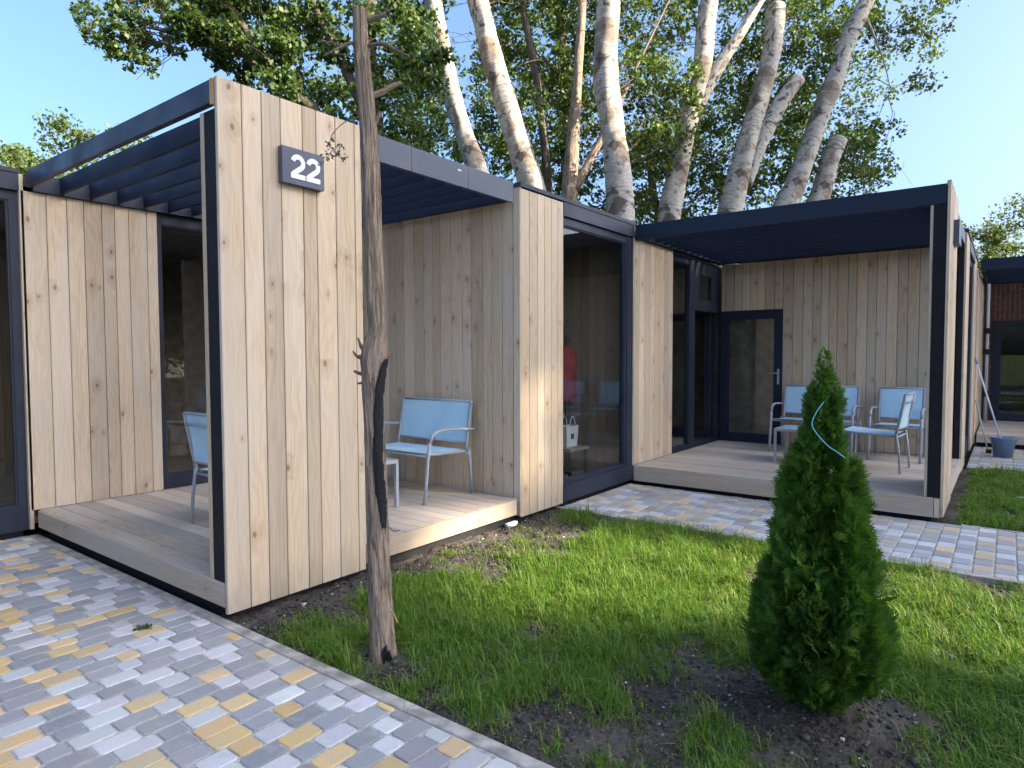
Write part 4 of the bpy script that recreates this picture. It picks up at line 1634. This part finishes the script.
for k in range(9):  # unseen bushes added to darken what the windows reflect
    g = np.random.default_rng(190 + k)
    random.seed(190 + k)
    bx, by = -6 + k * 5.6, -21 - (k % 3) * 2.5
    root = empty('reflection_bush', (bx, by, -.08), 'unseen large rounded bush added behind the camera to darken window reflections', 'bush', 'added reflection bushes behind the camera')
    mb = MB()
    for q in range(5):
        wobble_tube(mb, [(bx, by, -.1, .06), (bx + g.normal() * .4, by + g.normal() * .4, 1.2, .04), (bx + g.normal() * 1.1, by + g.normal() * 1.1, 2.6, .01)], M['bark_dark'], 6, 3)
    mb.build('stems', root)
    C = [(bx + g.normal() * 1.5, by + g.normal() * 1.2, abs(g.normal() * 1.2) + .9) for _ in range(24)]
    leaves('crown', C, [g.uniform(.7, 1.2) for _ in C], [150] * len(C), .24, M['leaf'], root, 190 + k)

# ------------------------------------------------------------------ bare young trunk in the lawn
random.seed(5)
TD = 3.342
tp = [(359, 10, 15), (361, 45, 15.5), (364, 80, 16), (367, 110, 16.5), (369.5, 150, 17.5), (371.5, 200, 18.5), (373.5, 250, 19), (376, 300, 18.5), (378, 328, 19),
      (375, 346, 24), (374, 358, 28), (373.5, 372, 26), (373.5, 390, 24), (374, 417, 22), (375.5, 450, 21), (377, 487, 21.5), (379, 557, 22.5), (381.5, 615, 24.5), (382.5, 640, 26), (383, 655, 28)]
root = empty('bare_tree', (2.20, 2.52, -.02), 'bare pruned young tree with a charred streak, beside the number 22 screen', 'tree')
mb = MB()
P4 = px_path(tp, TD)
wobble_tube(mb, [(P4[-1][0], P4[-1][1], -.12, P4[-1][3] * 1.05)] + P4[::-1], M['bark'], 56, 22, .012, vs=.9)
ridge(mb, 0, 56, .0055, 4.5, 5.0, 2, .0032)
mb.build('trunk', root)


def front_pt(px, py, w_, side=0.0):
    """point on the trunk's near face"""
    p = at(px, py, TD)
    return Vector(p) - Vector(cF) * (w_ / FPX * TD / 2)


def stub(path, r0, r1, name='branch', mat='bark', n=7, dpt=None):
    mb = MB()
    dl = dpt or [TD] * len(path)
    q = []
    for i_, ((x, y), d) in enumerate(zip(path, dl)):
        p = at(x, y, d); t = i_ / (len(path) - 1)
        q.append((*p, r0 * (1 - t) + r1 * t))
    s = spline(q, 4)
    mb.tube([a[:3] for a in s], [a[3] for a in s], M[mat], n, True, jitter=.10)
    return mb.build(name, root)


stub([(361, 21), (372, 19), (387, 14)], .016, .012)
stub([(366, 46), (384, 44), (395, 50), (409, 56)], .012, .006, dpt=[TD, TD - .05, TD - .1, TD - .16])
stub([(368, 97), (382, 92), (392, 86), (401, 83)], .020, .012, dpt=[TD, TD + .04, TD + .08, TD + .12])
stub([(371, 129), (376, 120), (381, 112)], .016, .010)
stub([(361, 40), (342, 45), (333, 43), (318, 40)], .008, .003, dpt=[TD, TD - .06, TD - .1, TD - .15])
stub([(345, 45), (336, 49), (324, 56)], .007, .004, dpt=[TD - .05, TD - .1, TD - .14])
stub([(362, 58), (345, 55), (322, 52)], .006, .002, dpt=[TD, TD + .1, TD + .2])
for pth, r0, r1 in (([(366, 352), (361, 346), (358, 338)], .016, .004), ([(364, 358), (357, 356), (353, 351)], .014, .004), ([(365, 374), (359, 373), (354, 371)], .012, .006),
                    ([(365, 384), (361, 383), (357, 384)], .008, .004), ([(368, 349), (366, 342), (364, 337)], .012, .003), ([(384, 361), (389, 356), (392, 354)], .015, .006)):
    stub(pth, r0, r1, 'branch_stub')
stub([(390, 608), (394, 615), (398, 623)], .004, .002, 'bark_sliver', 'cutwood', 5, [TD - .06, TD - .09, TD - .1])
stub([(388, 527), (394, 531), (400, 530)], .004, .002, 'bark_sliver', 'bark', 5, [TD - .04, TD - .08, TD - .1])
# charred streak down the right-hand face
mb = MB()
cs = [(387, 359, 3.5), (384, 368, 6), (380.5, 385, 8), (378.5, 410, 9), (378, 436, 10), (377.5, 462, 11), (380.5, 490, 10), (383, 510, 8), (384, 528, 4)]
prevs = None
ctr = spline([(x, y, w_) for x, y, w_ in tp], 8)
for (x, y, w_) in spline(cs, 7):
    x += random.uniform(-.35, .35); w_ *= random.uniform(.92, 1.08)
    c = min(ctr, key=lambda q: abs(q[1] - y))
    ring = []
    w_ *= 1.08
    for k in range(7):
        xx = x - w_ / 2 + w_ * k / 6
        rr = c[2] / 2 * 1.06
        u = max(-.985, min(.985, (xx - c[0]) / rr))
        dep = TD - math.sqrt(1 - u * u) * rr / FPX * TD + (.004 if k in (0, 6) else -.0035)
        ring.append(at(c[0] + u * rr, y, dep))
    if prevs:
        for k in range(6):
            mb.face([ring[k], ring[k + 1], prevs[k + 1], prevs[k]], M['char'], smooth=True)
    prevs = ring
mb.build('charred_streak', root)
mb = MB()
p0 = front_pt(388, 636, 20)
for k in range(5):
    q = front_pt(385 + k * 1.7, 652 - (k % 3) * 3, 26)
    mb.tube([q + Vector((.004, 0, .045 - .006 * k)), q + Vector((0, 0, .01)), q + Vector((.006, -.006, -.03))], [.002, .006, .008], M['char'], 6, jitter=.3)
mb.build('charred_foot', root)
# small dry twig drooping in front of the plate
tw = [(366, 112), (356, 118), (345, 122), (334, 132), (330, 142), (333, 150), (340, 158)]
stub(tw, .0035, .0012, 'twig', 'bark', 5, [TD, TD - .04, TD - .08, TD - .1, TD - .1, TD - .1, TD - .1])
mb = MB()
g = np.random.default_rng(15)
C = [tuple(at(336 + g.normal() * 5, 152 + g.normal() * 8, TD - .1 + g.normal() * .02)) for _ in range(14)] + [tuple(at(323, 157, TD - .1)), tuple(at(321, 163, TD - .1))]
leaves('twig_leaves', C, [.022] * len(C), [6] * len(C), .017, M['dry'], root, 16)
for e in ((346, 165), (327, 160), (343, 147), (322, 166)):
    stub([(333, 150), ((333 + e[0]) / 2, (150 + e[1]) / 2 - 2), e], .0018, .0008, 'twig', 'bark', 4, [TD - .1] * 3)

# ------------------------------------------------------------------ conical thuja
TB = Vector((2.915, .605, 0.0))
root = empty('thuja_conifer', (TB.x, TB.y, -.02), 'young cone-shaped green thuja with turquoise string, in dug soil', 'conifer')
prof = [(0.05, .09), (.08, .16), (.13, .235), (.22, .290), (.31, .312), (.40, .298), (.50, .262), (.60, .228), (.70, .203), (.80, .186), (.90, .168), (1.0, .150), (1.07, .130), (1.13, .115), (1.18, .088), (1.23, .080), (1.29, .085), (1.34, .072), (1.40, .045), (1.46, .022), (1.53, .004)]
pz = np.array([p[0] for p in prof])
pr_ = np.array([p[1] * (.72 if p[0] < 1.0 else .74) for p in prof])
mb = MB()
wobble_tube(mb, [(TB.x, TB.y, -.05, .03), (TB.x, TB.y, .5, .022), (TB.x, TB.y, 1.2, .01), (TB.x + .004, TB.y, 1.48, .003)], M['bark_dark'], 8, 3)
mb.build('trunk', root)


def thuja_fronds(n, seed):
    g = np.random.default_rng(seed)
    # upright plumes, each a spindle of sprays; heights follow the surface area
    zz = np.linspace(.03, 1.47, 400)
    rr = np.interp(zz, pz, pr_)
    cdf = np.cumsum(rr + .015); cdf /= cdf[-1]
    npl = 400
    zb = np.interp(g.random(npl), cdf, zz)
    tb = g.uniform(0, 2 * np.pi, npl)
    Rb = np.interp(zb, pz, pr_) * g.uniform(.55, 1.10, npl)
    Lp = np.clip(g.uniform(.17, .33, npl) * np.clip(Rb / .16, .4, 1), .06, .32)
    inner = g.random(npl) < .18
    Rb = np.where(inner, Rb * .55, Rb)
    pk = g.integers(0, npl, n)
    t = g.random(n)
    z = zb[pk] + Lp[pk] * (t - .45)
    z = np.clip(z, .02, 1.52)
    rad = Lp[pk] * .17 * np.sin(np.pi * (.12 + .86 * t)) * np.sqrt(g.random(n))
    pa = g.uniform(0, 2 * np.pi, n)
    rc_ = Rb[pk] * (.80 + .24 * np.sin(np.pi * (.15 + .7 * t)))
    lean = .004 * z / 1.5
    X_ = rc_ * np.cos(tb[pk]) + rad * np.cos(pa)
    Y_ = rc_ * np.sin(tb[pk]) + rad * np.sin(pa)
    lim = np.interp(z, pz, pr_) * 1.12 + .004
    q_ = np.hypot(X_, Y_)
    k_ = np.minimum(1, lim / np.maximum(q_, 1e-4))
    X_, Y_ = X_ * k_, Y_ * k_
    th = np.arctan2(Y_, X_)
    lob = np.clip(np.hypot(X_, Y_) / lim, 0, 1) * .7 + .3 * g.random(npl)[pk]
    depth = 0
    P = np.stack([TB.x + X_ + lean * .9, TB.y + Y_, z], 1)
    out = np.stack([np.cos(th), np.sin(th), np.zeros(n)], 1)
    tang = np.stack([-np.sin(th), np.cos(th), np.zeros(n)], 1)
    up = np.array([0, 0, 1.0])
    tilt = g.normal(.55, .38, n)[:, None]
    ax = out * tilt + up * g.uniform(.45, 1.1, n)[:, None] + tang * g.normal(0, .45, n)[:, None]
    ax /= np.linalg.norm(ax, axis=1)[:, None]
    # blade plane: mostly radial and upright as in thuja sprays
    mixa = g.normal(0, .7, n)[:, None]
    side = out * np.cos(mixa) + tang * np.sin(mixa)
    side -= (side * ax).sum(1)[:, None] * ax
    side /= np.linalg.norm(side, axis=1)[:, None] + 1e-9
    nor = np.cross(ax, side)
    L = g.uniform(.042, .085, n) * np.clip(np.interp(z, pz, pr_) / .13, .30, 1.0)
    Vs, Rn = [], []
    tone = np.clip(-.05 + .95 * lob * (.75 + .4 * t) - .0 * depth + g.normal(0, .14, n), 0, 1)  # inner shade and lit outer tips put into the frond colour
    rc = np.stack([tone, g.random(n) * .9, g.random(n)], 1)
    # one axis and four pairs of side scales
    specs = [(0, 1.0, 0, .10)] + [(t, .55 * (1 - .6 * t) , s * .95, .085) for t in (.1, .25, .4, .55, .7, .84) for s in (-1, 1)]
    for (t, l, ang, wd) in specs:
        b = P + ax * (L * t)[:, None]
        curl = nor * (g.normal(0, .12, n))[:, None]
        d = ax * math.cos(ang) + side * math.sin(ang) + curl
        wv_ = np.cross(d, nor)
        wv_ /= np.linalg.norm(wv_, axis=1)[:, None]
        ll = (L * l)[:, None]
        Vs.append(np.stack([b, b + d * ll * .5 + wv_ * ll * wd * 1.3, b + d * ll, b + d * ll * .5 - wv_ * ll * wd * 1.3], 1))
        Rn.append(rc)
    V = np.concatenate(Vs).reshape(-1, 3)
    F = np.arange(len(V)).reshape(-1, 4)
    return V, F, np.concatenate(Rn)


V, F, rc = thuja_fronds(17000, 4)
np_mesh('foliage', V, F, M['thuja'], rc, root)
# low dry inner twigs near the ground
mb = MB()
for k in range(40):
    a = random.uniform(0, 6.28); r = random.uniform(.02, .16)
    p = Vector((TB.x + r * math.cos(a), TB.y + r * math.sin(a), random.uniform(.0, .1)))
    mb.tube([p, p + Vector((math.cos(a) * .05, math.sin(a) * .05, random.uniform(.0, .05)))], [.002, .001], M['bark'], 4)
mb.build('dry_twigs', root)
# string
THD = 2.728
mb = MB()
sp = [(829, 396, -.02), (823, 403, -.09), (816, 413, -.12), (812, 424, -.14), (817, 434, -.17), (828, 446, -.2), (837, 452, -.205), (845, 458, -.20)]
q = [(*at(x, y, THD + d - .02), .0028) for x, y, d in sp]
s = spline(q, 5)
mb.tube([a[:3] for a in s], .0017, M['ribbon'], 6)
tag(mb.build('string'), 'turquoise string tied round the upper part of the thuja', 'string')

# ------------------------------------------------------------------ little weed in a paving joint
wx, wy = gpx(143, 629)
root = empty('weed', (wx, wy, 0), 'tiny green weed growing from a paving joint at the left', 'weed')
leaves('foliage', [(wx, wy, .012), (wx + .02, wy - .015, .01), (wx - .018, wy + .01, .012)], [.026] * 3, [16] * 3, .022, M['leaf'], root, 61)

# ------------------------------------------------------------------ bucket, mop, pipe and small things
BX, BY = 11.93, .03
root = empty('bucket', (BX, BY, 0), 'grey-blue plastic bucket with a mop in it on the far paving', 'bucket')
mb = MB()
mb.lathe([(.001, .004), (.105, .004), (.112, .0), (.150, .27), (.158, .275), (.160, .292), (.150, .292), (.143, .27), (.105, .02), (.001, .02)], M['blue_plastic'], 28, (BX, BY))
mb.build('body', root)
mb = MB()
arc = [(BX + .02 - .12 * math.sin(t), BY - .165 * math.cos(t), .275 - .10 * math.sin(t)) for t in [k * math.pi / 12 for k in range(13)]]
mb.tube(arc, .005, M['black'], 6)
mb.build('handle', root)
mroot = empty('mop', (BX, BY + .02, .03), 'long pale mop handle leaning from the bucket against the cabin wall', 'mop')
top = Vector((12.30, BR - .030, 1.44)); bot = Vector((BX + .02, BY - .02, .06))
mb = MB(); mb.tube([bot, top.lerp(bot, .06)], .012, M['pale_stick'], 10); mb.build('stick', mroot)
mb = MB(); mb.tube([top.lerp(bot, .062), top], .015, M['blue_plastic'], 10); mb.build('grip', mroot)
mb = MB()
for k in range(18):
    a = k * .35
    mb.tube([bot + Vector((0, 0, .03)), bot + Vector((.05 * math.cos(a), .05 * math.sin(a), 0)), bot + Vector((.08 * math.cos(a), .08 * math.sin(a), -.03))], .006, M['bag'], 5)
mb.build('mop_head', mroot)
r2 = empty('broom', (12.25, .36, 0), 'grey broom stick leaning low on the wall behind the bucket', 'broom')
mb = MB(); mb.tube([(12.62, .395, .78), (12.28, .22, .05)], .011, M['alu'], 8); mb.build('stick', r2)
mb = MB(); mb.box(12.20, 12.36, .17, .24, .005, .055, M['black']); mb.build('brush', r2)

root = empty('downpipe', (15.45, .33, .2), 'thin white pipe with dark clamps beside the brick wall at the far right', 'pipe')
mb = MB(); mb.tube([(15.45, .33, .215), (15.45, .33, 2.84)], .026, M['white_metal'], 12); mb.build('pipe', root)
for z in (.75, 1.55, 1.95):
    mb = MB(); mb.box(15.40, 15.50, .285, .388, z - .05, z + .05, M['black']); mb.build('clamp', root)

root = empty('foam_scrap', (4.63, 3.36, -.01), 'scrap of white packing foam on the soil at the corner of the near deck', 'foam scrap')
mb = MB()
mb.box(4.52, 4.66, 3.475, 3.51, -.005, .018, M['foam'])
mb.tube([(4.52, 3.45, .004), (4.56, 3.44, .008), (4.60, 3.45, .006)], [.008, .011, .007], M['foam'], 8, jitter=.2)
mb.build('scrap', root)
mb = MB()
hp = [(*Vector((x, y, lawn_z(np.array([x]), np.array([y]))[0] + .045)), 0.006) for x, y in ((8.55, -.10), (8.7, -.35), (8.62, -.7), (8.72, -1.2), (8.6, -1.8))]
s = spline(hp, 6)
mb.tube([a[:3] for a in s], .007, M['cable'], 6)
tag(mb.build('garden_hose'), 'thin pale hose lying in the grass beyond the paving at the right', 'hose')

# bag and jacket seen through the window
root = empty('shopping_bag', (6.39, 4.02, .5), 'white carrier bag with handles just inside the tall front window', 'bag')
mb = MB()
cx, cy, z0 = 6.37, 4.02, .455
for (x0, x1, y0, y1) in ((-.13, .13, -.06, .06),):
    b = [(x0 + .02, y0 + .01), (x1 - .02, y0 + .01), (x1 - .02, y1 - .01), (x0 + .02, y1 - .01)]
    t = [(x0, y0), (x1, y0), (x1, y1), (x0, y1)]
    for k in range(4):
        j = (k + 1) % 4
        mb.face([(cx + b[k][0], cy + b[k][1], z0), (cx + b[j][0], cy + b[j][1], z0), (cx + t[j][0], cy + t[j][1], z0 + .24), (cx + t[k][0], cy + t[k][1], z0 + .24)], M['bag'])
    mb.face([(cx + p[0], cy + p[1], z0 + .001) for p in b], M['bag'])
mb.build('body', root)
for s in (-1, 1):
    mb = MB()
    arc = [(cx + .055 * math.cos(t), cy + s * .058, z0 + .23 + .12 * math.sin(t)) for t in [k * math.pi / 10 for k in range(11)]]
    mb.tube(arc, .006, M['bag'], 6)
    mb.build('handle', root)
mb = MB(); mb.box(cx - .03, cx + .03, cy - .0595, cy - .057, z0 + .09, z0 + .15, M['black']); mb.build('print', root)
root = empty('stool', (6.37, 4.02, .10), 'low dark stool inside the tall front window carrying the white bag', 'stool')
mb = MB(); mb.box(cx - .2, cx + .2, cy - .16, cy + .16, .42, .453, M['interior_floor']); mb.build('seat', root)
for sx in (-1, 1):
    for sy in (-1, 1):
        mb = MB(); mb.box(cx + sx * .17 - .015, cx + sx * .17 + .015, cy + sy * .13 - .015, cy + sy * .13 + .015, .103, .418, M['black']); mb.build('leg', root)
root = empty('red_jacket', (6.75, 4.32, 1.0), 'dark red jacket hanging inside the tall front window', 'jacket')
mb = MB()
jray = cF + cR * ((566 - 512) / FPX)
jc = CAM + jray * (4.32 / jray.y)
jx, jy = jc.x, jc.y
prof = [(.03, 1.62), (.10, 1.60), (.16, 1.53), (.17, 1.40), (.155, 1.2), (.16, 1.05), (.165, .96), (.15, .95)]
mb.lathe(prof, M['red'], 18, (jx, jy), .7)
mb.build('body', root)
for s in (-1, 1):
    mb = MB()
    mb.tube([(jx + s * .13, jy, 1.54), (jx + s * .19, jy - .02, 1.35), (jx + s * .20, jy - .03, 1.15), (jx + s * .18, jy - .04, 1.02)], [.055, .055, .048, .04], M['red'], 10)
    mb.build('sleeve', root)
root = empty('coat_stand', (jx, jy, .10), 'dark coat stand inside the tall front window holding the red jacket', 'coat stand')
mb = MB(); mb.tube([(jx, jy, .105), (jx, jy, 1.75)], .016, M['black'], 8); mb.build('pole', root)
mb = MB(); mb.lathe([(.001, .101), (.16, .101), (.16, .125), (.02, .14)], M['black'], 20, (jx, jy)); mb.build('base', root)
